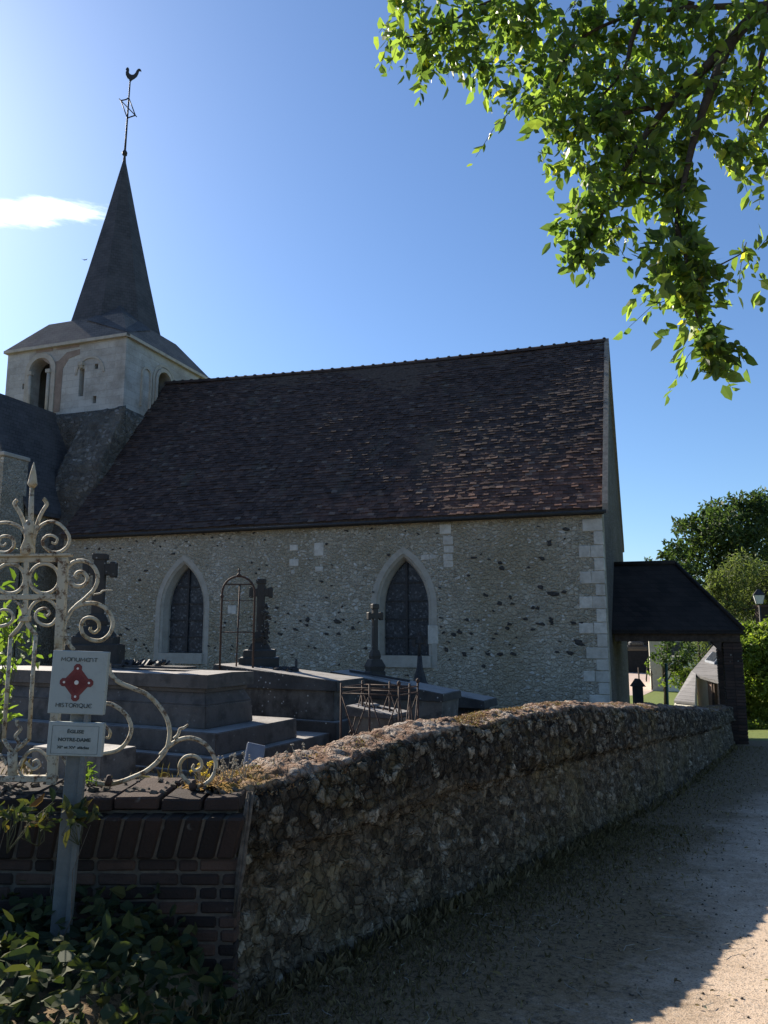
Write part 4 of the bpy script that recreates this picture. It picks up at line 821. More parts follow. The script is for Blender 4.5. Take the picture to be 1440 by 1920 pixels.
# black iron cross before the right window
t=thing('iron_cross','thin black cast iron cross on tapered foot before the right arched window','cross',at(788,1290,13.5))
m=MB(); 
for a,b,r in [((787,1184),(786,1232),.028)]: m.tube([at(*a,13.5),at(*b,13.5)],r,6)
m.tube([at(776,1206,13.5),at(798,1205,13.5)],.026,6); m.box(at(787,1188,13.5),(.09,.05,.05)); m.box(at(776,1206,13.5),(.05,.05,.12)); m.box(at(798,1205,13.5),(.05,.05,.12)); m.build('cross_head','darkiron',t)
m=MB(); p=at(787,1230,13.5); m.lathe((p.x,p.y,p.z-.95),[(.20,0),(.19,.45),(.12,.52),(.10,.62),(.055,.75),(.04,.95)],6); m.build('foot','darkiron',t)
# iron hoop
t=thing('grave_hoop','rusty arched iron grave frame with small cross finial, left of the tall stone cross','grave frame',at(448,1250,12.4))
m=MB(); d=12.4; c=at(447,1112,d); c0=c.z; hw=.262
arc=[c+LATR*(-hw)+UP*(-1.75)]+[c+LATR*(-hw*math.cos(a_))+UP*(.27*math.sin(a_)) for a_ in [math.pi*i/14 for i in range(15)]]+[c+LATR*hw+UP*(-1.75)]
m.tube(arc,.017,8); m.build('hoop','rust',t)
m=MB(); m.tube([c+UP*.14+LATR*.02,c+UP*(-1.7)+LATR*-.01],.013,6)
for z,r in ((.14,.012),(-.12,.006),(-.62,.010)): m.tube([c+LATR*(-hw*(.85 if z>0 else 1))+UP*z,c+LATR*hw*(.85 if z>0 else 1)+UP*z],r,6)
m.build('inner_bar','rust',t)
m=MB(); m.lathe(c+UP*.265,[(.05,0),(.03,.04),(.012,.06)],8); m.tube([c+UP*.30,c+UP*.40],.010,6); m.tube([c+UP*.36-LATR*.03,c+UP*.36+LATR*.03],.009,6); m.lathe(c-LATR*hw+UP*-.08,[(.02,0),(.03,.03),(.02,.06)],8); m.build('finial','rust',t)
# leaning plaque
m=MB(); p=at(477,1418,8.4); m.bevbox(p,(.20,.035,.27),.01,RB@Euler((-.5,.25,.3)).to_matrix()); tag(m.build('grave_plaque','blueplaque'),'blue grey polished plaque leaning at the foot of the stepped granite tomb','plaque')
# gabled dark marker near porch
t=thing('grave_marker','black narrow gabled wooden marker standing beneath the porch opening','marker',at(1196,1320,15.6))
m=MB(); p=at(1196,1300,15.6); m.box(p-UP*.3,(.17,.14,1.0),RB); m.build('body','black',t)
m=MB(); q=at(1196,1287,15.6); m.hexa([q+LATR*-.13+FWD*-.1,q+LATR*.13+FWD*-.1,q+LATR*.13+FWD*.1,q+LATR*-.13+FWD*.1],[q+LATR*-.02+FWD*-.1+UP*.15,q+LATR*.02+FWD*-.1+UP*.15,q+LATR*.02+FWD*.1+UP*.15,q+LATR*-.02+FWD*.1+UP*.15]); m.build('roof','black',t)
# ------------------------------------------------------------------ iron scrollwork gate side
GD=4.12
def gpx(x,y,d=GD): return at(x/3.0976,880+y/3.0976,d)
def cr(pts,n=7):
    P=[pts[0]]+pts+[pts[-1]]; o=[]
    for i in range(1,len(P)-2):
        for k in range(n):
            t_=k/n; a,b,c,e_=P[i-1],P[i],P[i+1],P[i+2]
            o.append(tuple(.5*((2*b[j])+(-a[j]+c[j])*t_+(2*a[j]-5*b[j]+4*c[j]-e_[j])*t_**2+(-a[j]+3*b[j]-3*c[j]+e_[j])*t_**3) for j in (0,1)))
    o.append(pts[-1]); return o
gt_=thing('iron_gate_screen','old white painted wrought iron screen with scrolls and spikes, paint flaking, on brick wall','iron screen',gpx(300,1810))
def curl(m,pts,r_=.0105,taper=.6,n=7,d=GD):
    r=r_*.88; q=cr(pts,n); k=len(q); 
    m.tube([gpx(x,y,d)+LATR*random.uniform(-.0008,.0008) for x,y in q],[r*(1-(1-taper)*(i/(k-1))**3) for i in range(k)],6,None,.65,FWD)
def spiral(cx,cy,r0,r1,a0,turns,n=14,sx=1):
    k=int(abs(turns)*n); return [(cx+sx*(r0+(r1-r0)*(i/k)**.8)*math.cos(a0+2*math.pi*turns*i/k),cy+(r0+(r1-r0)*(i/k)**.8)*math.sin(a0+2*math.pi*turns*i/k)) for i in range(k+1)]
m=MB(); m.tube([gpx(160,500),gpx(178,300),gpx(186,105)],[.020,.016,.012],8); m.lathe(gpx(187,108),[(.012,0),(.026,.02),(.024,.03),(.014,.09),(.001,.145)],8)
m.tube([gpx(x,y) for x,y in cr([(178,480),(200,380),(222,300),(250,240),(272,205),(262,180),(252,172)],5)],.011,6,None,.6,FWD)
m.tube([gpx(x,y) for x,y in cr([(160,400),(140,310),(115,250),(92,215),(85,195),(100,178)],5)],.011,6,None,.6,FWD)
m.lathe(gpx(160,500),[(.035,0),(.038,.04),(.022,.09),(.03,.15),(.018,.19)],8); m.build('spear_cluster','iron',gt_)
S_=[]
S_.append([(195,440),(205,380),(240,325),(300,303),(360,330),(402,390),(395,440),(350,478),(300,480),(258,450),(248,415),(270,388),(305,385),(333,405),(322,432),(300,425)])
S_.append([(155,400),(120,340),(60,312),(0,312),(-50,340),(-75,400)]); S_.append([(-20,480),(40,482),(78,450),(75,405),(40,388),(5,395),(-5,430),(20,445),(35,430)])
m=MB()
for s_ in S_: curl(m,s_)
m.build('crest_scroll','iron',gt_)
m=MB()
def flatbar(a,b,wz=.03,wy=.02): 
    p,q_=gpx(*a),gpx(*b); dv=(q_-p); L_=dv.length; xa=dv.normalized(); z_=xa.cross(FWD).normalized(); y_=z_.cross(xa)
    m.bevbox((p+q_)/2,(L_,wy,wz),.003,Matrix((xa,y_,z_)).transposed(),None,.0)
flatbar((-260,505),(420,497),.014,.05); flatbar((-260,530),(395,522),.028,.012); flatbar((-260,745),(345,740),.028,.022); flatbar((-260,1795),(330,1795),.03,.045)
m.build('rail','iron',gt_)
m=MB(); flatbar((368,520),(345,1050),.046,.035); flatbar((345,1050),(300,1830),.046,.035); flatbar((154,530),(146,870),.026,.012); m.build('upright','iron',gt_)
m=MB()
for cx_ in (258,58,-140): curl(m,spiral(cx_,635,86,86,0,1,20),.011,1)
m.build('ring','iron',gt_)
m=MB()
curl(m,[(165,860),(175,810),(215,765),(270,755),(320,790),(335,850),(300,900),(255,905),(215,880),(208,840),(235,812),(270,810),(288,835),(270,852),(255,840)])
curl(m,[(140,860),(125,800),(90,765)]); curl(m,[(-60,900),(0,912),(55,895),(78,860),(60,825),(15,815),(-20,840)])
curl(m,[(110,1740),(130,1690),(170,1640),(220,1630),(270,1665),(290,1730),(255,1800),(190,1810),(130,1780),(100,1720)])
curl(m,[(150,1700),(190,1740),(230,1720),(215,1690),(190,1700)]); curl(m,[(40,1720),(0,1660),(-50,1690),(-60,1760),(0,1800)])
m.build('panel_scroll','iron',gt_)
m=MB()
for pts in ([(148,870),(165,910),(200,950),(208,965)],[(208,960),(185,1270),(168,1570)],[(140,870),(110,920),(60,975)],[(62,975),(42,1270),(22,1570)],[(22,1565),(40,1600),(72,1640)],[(168,1565),(130,1600),(85,1640)],[(72,1640),(72,1800)]):
    m.tube([gpx(*p) for p in pts],.0115 if len(pts)!=2 else .026,6,None,.8,FWD)
m.tube([gpx(x,y) for x,y in cr([(85,1640),(110,1590),(90,1550),(120,1510),(100,1480),(98,1455)],5)],.009,6)
m.bevbox(gpx(146,868),(.05,.045,.03),.004,RB); m.build('panel_bar','iron',gt_)
m=MB()
curl(m,[(455,628),(440,620),(450,600),(480,598),(506,625),(500,660),(465,680),(420,670),(388,630),(392,575),(430,538),(485,532),(540,560),(568,620),(550,690),(500,745),(435,800),(392,860),(372,930),(390,1000),(430,1050)],.0125,1)
curl(m,[(530,925),(515,905),(530,885),(560,890),(577,920),(560,945)][::-1]+[]) if False else None
curl(m,[(395,850),(430,805),(490,780),(560,780),(620,815),(655,880),(640,950),(590,992),(530,990),(485,960),(470,910),(490,870),(530,862),(570,885),(575,925),(550,948),(525,935),(528,915)],.0125,.7)
curl(m,[(540,728),(580,720),(600,705),(655,702)],.006,.4)
curl(m,[(632,1125),(640,1180),(690,1235),(770,1270),(850,1305),(920,1370),(970,1450),(985,1530),(972,1610),(930,1680),(860,1745),(780,1785),(700,1815),(630,1828),(560,1820),(500,1800)],.0135,1)
curl(m,[(930,1660),(985,1605),(1050,1568),(1120,1562),(1190,1595),(1240,1660),(1255,1730),(1225,1800),(1165,1838),(1105,1825),(1055,1775),(1045,1715),(1075,1672),(1125,1665),(1165,1690),(1170,1730),(1140,1750),(1118,1735),(1128,1715)],.0130,.6)
curl(m,[(1010,1565),(1035,1540),(1045,1510),(1070,1500),(1092,1482)],.010,.5)
curl(m,[(590,1362),(640,1362),(700,1395),(748,1450),(762,1515),(735,1585),(680,1632),(600,1650)],.0125,1)
curl(m,[(585,1490),(615,1495),(640,1525),(632,1560),(612,1555)],.010,.6)
curl(m,[(300,1640),(340,1650),(375,1690),(385,1720)],.008,.6)
m.build('side_scroll','iron',gt_)
m=MB(); m.lathe(gpx(630,1835),[(.018,0),(.02,.02),(.01,.05)],8); m.lathe(gpx(1122,1862),[(.02,0),(.024,.02),(.012,.05)],8); m.build('fixing_stud','rust',gt_)
# ------------------------------------------------------------------ sign on post
SD=3.62
sg=thing('monument_sign','pale enamel monument sign with red emblem above smaller church name plate on grey post','sign',at(135,1690,SD))
def spx(x,y,d=SD): return at(80+x/8.727,1210+y/8.727,d)
yaw=Matrix.Rotation(-.13,3,'Z')@Matrix.Rotation(.045,3,'Y')
def plate(x0,y0,x1,y1,dd,name,tilt):
    c=spx((x0+x1)/2,(y0+y1)/2,SD-dd); wpx=(x1-x0)/8.727; hpx=(y1-y0)/8.727; k=SD*1.0/1459
    B=RB@Euler((0,tilt,0)).to_matrix(); w_,h_=wpx*k*.985,hpx*k*.99
    mm=MB(); mm.bevbox(c,(w_,.010,h_),.003,B); 
    # folded rim at the back
    for sx_ in (-1,1): mm.box(c+B@Vector((sx_*(w_/2-.004),.012,0)),(.007,.022,h_-.006),B)
    for sz_ in (-1,1): mm.box(c+B@Vector((0,.012,sz_*(h_/2-.004))),(w_-.004,.022,.007),B)
    return mm.build(name,'enamel',sg),c,B,w_,h_
m=MB(); pb0=at(132,1700,SD); ptop=spx(600,160,SD)
base=Vector((pb0.x,pb0.y,-.1)); 
for off,wd_ in ((-.0,.062),): 
    m.bevbox((at(130,1730,SD+.045)+at(139,1320,SD+.045))/2,(.085,.035,1.42),.004,RB@Euler((0,.035,0)).to_matrix())
    m.box((at(144,1730,SD+.015)+at(152,1320,SD+.015))/2,(.022,.03,1.40),RB@Euler((0,.035,0)).to_matrix())
m.build('post','post',sg)
P1,c1,B1,w1,h1_=plate(128,100,1045,1112,.0,'emblem_panel',.035)
P2,c2,B2,w2,h2_=plate(85,1268,985,1800,.0,'name_panel',.030)
def onp(c,B,w_,h_,u,v,dy=.0062): return c+B@Vector(((u-.5)*w_,-dy,(.5-v)*h_))
# emblem: diamond body with four octagonal lobes
def plateshape(c,B,loops,mat,parent,name,dy,th=.0012):
    mm=MB()
    for l in loops: mm.poly([l],c+B@Vector((0,-dy,0)),B@Vector((1,0,0)),B@Vector((0,0,1)),B@Vector((0,1,0)),th)
    return mm.build(name,mat,parent)
U=w1; ce=(-.016*U/.2*.2,.005)
ex0,ez0=(.475-.5)*w1,(.5-.502)*h1_
def octp(x,z,r,n=8): return [(x+r*math.cos(R(22.5)+2*math.pi*i/n),z+r*math.sin(R(22.5)+2*math.pi*i/n)) for i in range(n)]
Lr_=.228*w1; lo_=.068*w1
dia=[(ex0+Lr_*1.0*a_+b_,ez0+Lr_*1.04*c__+d_) for a_,b_,c__,d_ in []]
r1=.062*w1
body=[]
for k in range(4):
    a0=math.pi/2*k; dx,dz=math.cos(a0),math.sin(a0); nx_,nz_=-dz,dx
    for s_ in (-1,1): body.append((ex0+dx*Lr_*.93+nx_*s_*r1,ez0+dz*Lr_*1.03+nz_*s_*r1))
emb=plateshape(c1,B1,[body],'signred',P1,'emblem',.0066)
lob=plateshape(c1,B1,[octp(ex0+Lr_*math.cos(math.pi/2*k),ez0+Lr_*1.12*math.sin(math.pi/2*k),.078*w1) for k in range(4)],'signred',P1,'emblem_lobe',.0072)
plateshape(c1,B1,[octp(ex0,ez0,.04*w1,10)]+[octp(ex0+Lr_*.98*math.cos(math.pi/2*k),ez0+Lr_*1.08*math.sin(math.pi/2*k),.021*w1,10) for k in range(4)],simple('emblem_dot',(.6,.6,.55),(.68,.67,.62),5),P1,'emblem_dot',.0082)
# faint labyrinth lines inside the emblem
mm=MB()
for k in range(1,6):
    s_=k*.027*w1+.03*w1
    for q_ in range(4):
        a0=math.pi/2*q_; a1=a0+math.pi/2; p=(ex0+s_*math.cos(a0)*1.15,ez0+s_*math.sin(a0)*1.15); r_=(ex0+s_*math.cos(a1)*1.15,ez0+s_*math.sin(a1)*1.15)
        mm.tube([c1+B1@Vector((p[0],-.0074,p[1])),c1+B1@Vector((r_[0],-.0074,r_[1]))],.0006,4)
mm.build('emblem_lines',simple('dark_red_line',(.17,.03,.03),(.2,.04,.04),5),P1)
# hand-drawn capitals as strokes on a 0..1 grid
def arcp(cx,cy,rx_,ry_,a0,a1,n=10): return [(cx+rx_*math.cos(R(a0+(a1-a0)*i/n)),cy+ry_*math.sin(R(a0+(a1-a0)*i/n))) for i in range(n+1)]
GL={'M':(1.0,[[(0,0),(.08,1),(.48,.25),(.88,1),(.98,0)]]),'O':(.9,[arcp(.45,.5,.45,.5,0,360,18)]),'n':(.75,[[(0,0),(0,1)],[(0,.7)]+arcp(.35,.62,.35,.36,160,0)+[(.7,0)]]),'U':(.8,[[(0,1)]+arcp(.37,.38,.37,.38,180,360)+[(.74,1)],[(.74,1),(.74,0)]]),
'E':(.68,[arcp(.5,.5,.48,.5,55,305,16),[(.03,.5),(.6,.5)]]),'T':(.75,[[(0,1),(.75,1)],[(.38,1),(.38,0)]]),'H':(.75,[[(0,0),(0,1)],[(.72,0),(.72,1)],[(0,.5),(.72,.5)]]),'I':(.12,[[(.05,0),(.05,1)]]),
'S':(.55,[arcp(.3,.75,.25,.25,50,240,8)+arcp(.28,.26,.26,.26,70,-140,8)]),'R':(.65,[[(0,0),(0,1)],[(0,1)]+arcp(.3,.74,.3,.26,90,-90,8)+[(0,.48)],[(.25,.48),(.62,0)]]),'J':(.3,[[(.2,1),(.2,.1),(.02,-.1)]]),'Q':(.95,[arcp(.45,.5,.45,.5,0,360,18),[(.5,.25),(.85,-.22)]])}
def strokes(word,u0,u1,v,hh,name):
    adv=[GL[ch_][0]+.22 for ch_ in word]; tot=sum(adv)-.22; k=(u1-u0)*w1/tot; x=(u0-.5)*w1; mm=MB()
    for ch_ in word:
        for st_ in GL[ch_][1]:
            mm.tube([c1+B1@Vector((x+px_*k,-.0066,(.5-v)*h1_+(py_-.5)*hh)) for px_,py_ in st_],.0016,4)
        x+=(GL[ch_][0]+.22)*k
    mm.build(name,'signink',P1)
strokes('MOnUMEnT',.165,.815,.138,.0165,'lettering'); strokes('HISTORIQUE',.145,.775,.862,.0175,'lettering')
def text(body,c,B,w_,h_,u,v,size,parent,bold=0,width=None):
    cu=bpy.data.curves.new('t','FONT'); cu.body=body; cu.size=size; cu.align_x='CENTER'; cu.align_y='CENTER'; cu.offset=bold; cu.extrude=.0006; cu.resolution_u=2
    tmp=bpy.data.objects.new('t',cu); C.objects.link(tmp); dg=bpy.context.evaluated_depsgraph_get(); me=bpy.data.meshes.new_from_object(tmp.evaluated_get(dg)); bpy.data.objects.remove(tmp); me.name='lettering'
    xs_=[v_.co.x for v_ in me.vertices]; k=(width*w_/(max(xs_)-min(xs_))) if width else 1
    o_=onp(c,B,w_,h_,u,v,.0062); 
    for v_ in me.vertices: v_.co=o_+B@Vector((v_.co.x*k,-v_.co.z,v_.co.y))
    return link('lettering',me,'signink',parent)
text('ÉGLISE',c2,B2,w2,h2_,.50,.28,.021,P2,.0007,.30); text('NOTRE-DAME',c2,B2,w2,h2_,.49,.52,.021,P2,.0007,.585)
text('XI  et XV  siècles',c2,B2,w2,h2_,.48,.745,.016,P2,.0006,.585)
text('e',c2,B2,w2,h2_,.283,.715,.011,P2,.0004); text('e',c2,B2,w2,h2_,.512,.715,.011,P2,.0004)
mm=MB()
for a_,b_ in [((.08,.11),(.92,.11)),((.92,.11),(.92,.93)),((.92,.93),(.08,.93)),((.08,.93),(.08,.11))]: mm.tube([onp(c2,B2,w2,h2_,*a_),onp(c2,B2,w2,h2_,*b_)],.0007,4)
mm.build('border_line','signink',P2)
# ------------------------------------------------------------------ plants in front of and on the brick wall
def scatter(n,lat,d): 
    la=rng.uniform(*lat,n); dd=rng.uniform(*d,n); X=-math.sin(HEAD)*dd+math.cos(HEAD)*la; Y=math.cos(HEAD)*dd+math.sin(HEAD)*la; return X,Y,la,dd
N=7500; X_,Y_,la,dd=scatter(N,(-4.2,-.55),(1.5,3.95))
lim=-.67-.06*np.sin(dd*5)-.12*(fbm(dd*3,la*3)-.5)*2+.10*(3.9-dd)*0; k=la<lim; X_,Y_,la,dd=X_[k],Y_[k],la[k],dd[k]; N=len(X_)
clump=fbm(X_*2.2,Y_*2.2,3,20); Zg=gz(X_,Y_); hgt=rng.random(N)**1.4*(.10+.22*clump)*np.clip((-la-.6)/.35,.3,1)
P=np.stack([X_,Y_,Zg+.02+hgt],-1); ax=rv(N,1.0); ax[:,2]=ax[:,2]*.5-.15; nm=rv(N,.55); nm[:,2]+=1; nm[:,1]-=.5
iv_=leaves('ivy_bed',P,ax,nm,rng.uniform(.045,.105,N),rng.uniform(.03,.07,N),np.clip(rng.random(N)*.8+.25*(clump-.5),0,1)**1.2,'ivy'); tag(iv_,'bed of dark green broad ivy leaves filling the corner below the brick wall','ivy',kind='stuff')
# twigs through the bed
m=MB()
for k in range(13):
    p=W(random.uniform(-2.6,-1.35),random.uniform(3.2,3.75)); p.z=float(gz(p.x,p.y))+.05; q_=p+Vector((random.uniform(-.05,.22),random.uniform(-.1,.1),random.uniform(.25,.62))); m.tube([p,p.lerp(q_,.3)+Vector((.03,0,.0)),p.lerp(q_,.6)+Vector((-.02,0,.03)),q_],[.003,.0025,.0018,.001],5)
tag(m.build('dry_twigs','drystem'),'thin bare pale twigs rising from the ivy left of the sign post','twigs',kind='stuff')
def sprig(name,c,n,r,label,mat,cat='shrub',L=(.05,.085),wk=.42,stem=None,flat=1.0,up=.4):
    t=thing(name,label,cat,stem or (c[0],c[1],c[2]-r*1.2)); c=Vector(c)
    P=np.array(c)[None]+rv(n,.5)*np.array([r,r,r*flat]); ax=rv(n,.7); ax[:,2]+=up; nm=rv(n,.5); nm[:,2]+=.8
    ln=rng.uniform(L[0],L[1],n); leaves('foliage',P,ax,nm,ln,ln*wk,rng.random(n),mat,t)
    m=MB(); b=Vector(t.location)
    for k in range(7):
        e_=Vector(P[k%n]); m.tube([b,b.lerp(e_,.5)+Vector(rng.normal(0,.02,3)),e_],[.0025,.002,.001],5)
    m.build('stem','greenstem',t); return t
sprig('leafy_shrub',at(14,1180,4.35),120,.17,'bright sunlit green shrub poking through the iron screen at the left edge','brightleaf',stem=at(-10,1470,4.35),flat=1.6)
sprig('leafy_shrub',at(-6,1330,4.35),60,.09,'low bright green shoot at the left edge behind the iron bars','brightleaf',stem=at(-20,1470,4.4),flat=1.9)
sprig('leafy_plant',at(166,1452,4.05),46,.05,'small bright feathery green plant on the wall right of the sign post','brightleaf','plant',(.03,.05),.25,flat=.8)
sprig('creeper_sprig',at(150,1530,3.55),34,.10,'pale green creeper sprig climbing the sign post','ivy','creeper',(.05,.09),.45,flat=.5)
sprig('creeper_sprig',at(18,1530,3.3),34,.12,'pale green leafy sprig at the left edge beside the brick wall','ivy','creeper',(.05,.09),.45,flat=.4)
sprig('creeper_sprig',at(75,1532,3.5),24,.10,'thin creeper sprig between the left edge and the sign post','ivy','creeper',(.05,.09),.45,flat=.3)
# yellow flowers and pale stems on the wall
def fl_(px,py,d,label,n,yel):
    t=thing('wall_flower',label,'plant',at(px,py+14,d)); b=Vector(t.location); m=MB(); f=MB()
    for k in range(n):
        e_=b+LATR*random.uniform(-.05,.05)+FWD*random.uniform(-.04,.04)+UP*random.uniform(.05,.13); m.tube([b+LATR*random.uniform(-.02,.02),e_],.0016,4)
        for j in range(5 if yel else 4): f.lathe(e_+Vector(rng.normal(0,.006,3)),[(.002,0),(.006,.003),(.003,.007)],5)
    m.build('stem','palestem',t); f.build('blossom','flower' if yel else 'palestem',t)
fl_(380,1462,4.2,'small yellow flowers growing inside the right hand iron spiral',12,True)
fl_(430,1450,4.15,'tuft of dry pale seed heads at the near end of the flint wall',10,False)
fl_(418,1452,4.25,'dry pale seed heads just right of the iron spiral',8,False)
fl_(455,1445,4.2,'dry pale seed heads before the leaning blue plaque',9,False)
fl_(522,1430,4.45,'thin dry stalks on the wall crest right of the leaning blue plaque',6,False)
fl_(557,1420,4.6,'lone thin stalks on the mossy crest below the streaked tomb',5,False)
for k in range(5): pass
# verge litter, grass
N=26000; yy=rng.uniform(-1,19,N)**1.0; yy=rng.choice(np.concatenate([yy,rng.uniform(1,9,N*2)]),N); off=np.abs(rng.normal(0,.42,N)); xx=np.interp(yy,WB[:,1],WB[:,0],left=-2.0)+.03+off
X_,Y_=xx,yy; Zg=gz(X_,Y_); P=np.stack([X_,Y_,Zg+.008],-1); ax=rv(N,.6); ax[:,2]=np.abs(ax[:,2])+.35
tag(leaves('verge_grass',P,ax,rv(N),rng.uniform(.015,.05,N)*(1+1.2*(off<.12)),rng.uniform(.003,.006,N),rng.random(N),'grassblade'),'sparse dry grass along the foot of the flint wall','grass',kind='stuff')
N=5200; X_=rng.uniform(-1.5,4,N); Y_=rng.uniform(1.5,16,N); k=X_>np.interp(Y_,WB[:,1],WB[:,0])+.05; X_,Y_=X_[k],Y_[k]; dens=np.exp(-(X_-np.interp(Y_,WB[:,1],WB[:,0]))/1.3)+.10; k=rng.random(len(X_))<dens; X_,Y_=X_[k],Y_[k]; N=len(X_)
P=np.stack([X_,Y_,gz(X_,Y_)+.026],-1); ax=rv(N); ax[:,2]*=.15; nm=rv(N,.25); nm[:,2]+=1
tag(leaves('leaf_litter',P,ax,nm,rng.uniform(.015,.055,N)*np.where(rng.random(N)<.85,.6,1.2),rng.uniform(.008,.022,N),rng.random(N)**1.5,'litter'),'scattered small dry leaves on the earth verge and road','leaf litter',kind='stuff')
m=MB()
for k in range(160):
    y=random.uniform(2,9); x=float(np.interp(y,WB[:,1],WB[:,0]))+random.uniform(.1,2.6); z=float(gz(x,y))+.026; a_=random.random()*6.3; l_=random.uniform(.03,.14); m.tube([(x,y,z),(x+l_*.5*math.cos(a_),y+l_*.5*math.sin(a_),z+.004),(x+l_*math.cos(a_+.3),y+l_*math.sin(a_+.3),z)],.0018,4)
tag(m.build('twig_litter','palestem'),'small fallen twigs lying on the verge and road','twigs',kind='stuff')
m=MB()
for k in range(1500):
    y=random.uniform(2,14); x=float(np.interp(y,WB[:,1],WB[:,0]))+random.uniform(.05,4.5); z=float(gz(x,y))+.014; s_=random.uniform(.004,.011); m.box((x,y,z),(s_*1.6,s_*1.2,s_),Euler((random.random(),random.random(),random.random()*6)).to_matrix(),None,.7)
tag(m.build('loose_gravel','mortar'),'loose small stones on the road and verge','gravel',kind='stuff')
# churchyard plants
N=5000; X_=rng.uniform(-9,1.2,N); Y_=rng.uniform(4.6,17,N); k=X_<np.interp(Y_,WB[:,1],WB[:,0])-.5; X_,Y_=X_[k],Y_[k]; N=len(X_); P=np.stack([X_,Y_,gz(X_,Y_)],-1); ax=rv(N,.5); ax[:,2]=np.abs(ax[:,2])+.5
tag(leaves('churchyard_grass',P,ax,rv(N),rng.uniform(.04,.22,N),rng.uniform(.006,.014,N),rng.random(N),'grassblade'),'thin dry grass and weeds between the graves','grass',kind='stuff')
# ------------------------------------------------------------------ overhanging tree
tree=thing('overhanging_tree','large leafy tree whose sunlit branches hang over the road at top right','tree',W(6.2,3.2,float(gz(*W(6.2,3.2)[:2]))))
def blob(px,py,rpx,d,n,dr=.35): return (px,py,rpx,d,n,dr)
BL=[(760,60,48,5.0,150),(830,35,50,5.0,170),(800,110,32,5.0,80),(900,60,52,5.1,190),(960,50,55,5.1,200),(905,140,38,5.0,90),(950,130,30,5.0,50),(865,100,40,5.0,80),
(1020,50,60,5.0,200),(1050,130,60,4.9,200),(1010,205,45,4.8,130),(975,215,22,4.8,40),(1090,60,65,5.0,210),(1120,160,65,4.8,250),(1180,60,65,4.9,230),(1060,240,50,4.7,170),(1030,285,30,4.7,60),(1130,260,60,4.6,240),(1100,330,45,4.6,160),(1150,360,50,4.5,190),(1085,400,40,4.5,130),(1120,430,42,4.5,150),(1065,450,32,4.5,100),(1090,490,26,4.5,70),(1160,440,30,4.5,80),(1060,480,22,4.5,40),
(1240,80,70,4.8,250),(1300,60,75,4.7,250),(1200,200,65,4.6,250),(1260,190,65,4.6,230),(1200,300,50,4.5,190),(1250,290,50,4.5,170),(1370,60,75,4.7,240),(1340,150,70,4.6,200),(1400,150,70,4.6,200),(1310,230,55,4.5,130),(1400,230,60,4.6,160),(1360,300,38,4.5,90),(1410,300,40,4.5,90),(1150,110,50,5.0,90),(1210,250,50,4.8,90),(1160,310,40,4.7,60),(1270,360,34,4.4,100),(1290,345,30,4.4,70),(1180,350,30,4.5,80),
(1262,400,32,4.3,90),(1270,450,36,4.3,130),(1250,490,36,4.2,150),(1290,490,42,4.2,190),(1250,530,30,4.2,90),(1300,530,38,4.2,140),(1230,545,14,4.2,14),(1330,500,34,4.2,60),(1390,470,26,4.2,34),(1410,500,20,4.2,22),(1370,540,26,4.2,30),(1290,580,34,4.2,100),(1320,590,30,4.2,90),(1315,640,28,4.2,80),(1340,640,26,4.2,60),(1335,680,24,4.2,60),(1355,700,20,4.2,40),(1345,712,14,4.2,18),(1375,680,12,4.2,12),
(1500,100,130,4.6,500),(1480,330,60,4.6,80),(1600,60,170,4.4,400),(1250,-90,110,4.8,160),(1000,-80,80,5.1,120),(1450,-110,130,4.6,260)]
Ps=[];Ds=[];Cs=[];TW=[]
for px,py,r,d,n in BL:
    rad=r*d/1442; c=np.array(at(px,py,d)); n=int(n*(.72 if py>320 else 1.05 if px<1180 else .74))
    nt=max(2,int(n/10)); c0=rv(nt); c0/=np.linalg.norm(c0,axis=1,keepdims=True); c0*=(rng.random((nt,1))**.4)*rad*.95; c0[:,2]+=.09; c0*=(.86 if py>320 else 1); c0[:,1]*=1.3
    td=rv(nt,.42); td[:,2]-=.62; td+=c0/rad*.35; tl=rng.uniform(.08,.22,nt)
    ii=np.repeat(np.arange(nt),10); tt_=np.tile(np.linspace(0,1,10),nt)+rng.normal(0,.05,nt*10)
    drop=np.zeros((nt*10,3)); drop[:,2]=-.10*tt_**2
    p_=c0[ii]+td[ii]*(tl[ii]*tt_)[:,None]+drop+rv(nt*10,.012)
    side=np.cross(td[ii],rv(nt*10)); side/=np.linalg.norm(side,axis=1,keepdims=True)
    a_=td[ii]*.6+side*.8; a_[:,2]-=.35
    Ps.append(p_+c); Ds.append(a_); Cs.append(np.full(nt*10,rng.random())); TW.append((c0+c,td,tl))
P=np.concatenate(Ps); ax=np.concatenate(Ds); cc=np.concatenate(Cs); N=len(P)
# crown beyond the frame
nb=22; extra=[]
for k in range(nb):
    c=W(random.uniform(1.5,9),random.uniform(-3.5,8)); c.z=random.uniform(5.6,9); dv=math.cos(HEAD)*c.y-math.sin(HEAD)*c.x; 
    pl=(c-Vector((0,0,1.6)))
    lat=math.cos(HEAD)*c.x+math.sin(HEAD)*c.y
    dd_=max(dv,.01); yv=(c.z-1.6)
    if dv>0 and yv/dd_<1.25 and abs(lat)/dd_<.75: continue
    n=230; q_=rv(n); q_/=np.linalg.norm(q_,axis=1,keepdims=True); q_*=(rng.random((n,1))**.4)*random.uniform(.8,1.4); extra.append(q_+np.array(c))
Pe=np.concatenate(extra); P=np.concatenate([P,Pe]); ae=rv(len(Pe),.6); ae[:,2]-=.6; ax=np.concatenate([ax,ae]); cc=np.concatenate([cc,rng.random(len(Pe))]); N=len(P)
ln=.04+.085*rng.random(N)**1.3; ln[-len(Pe):]*=1.9
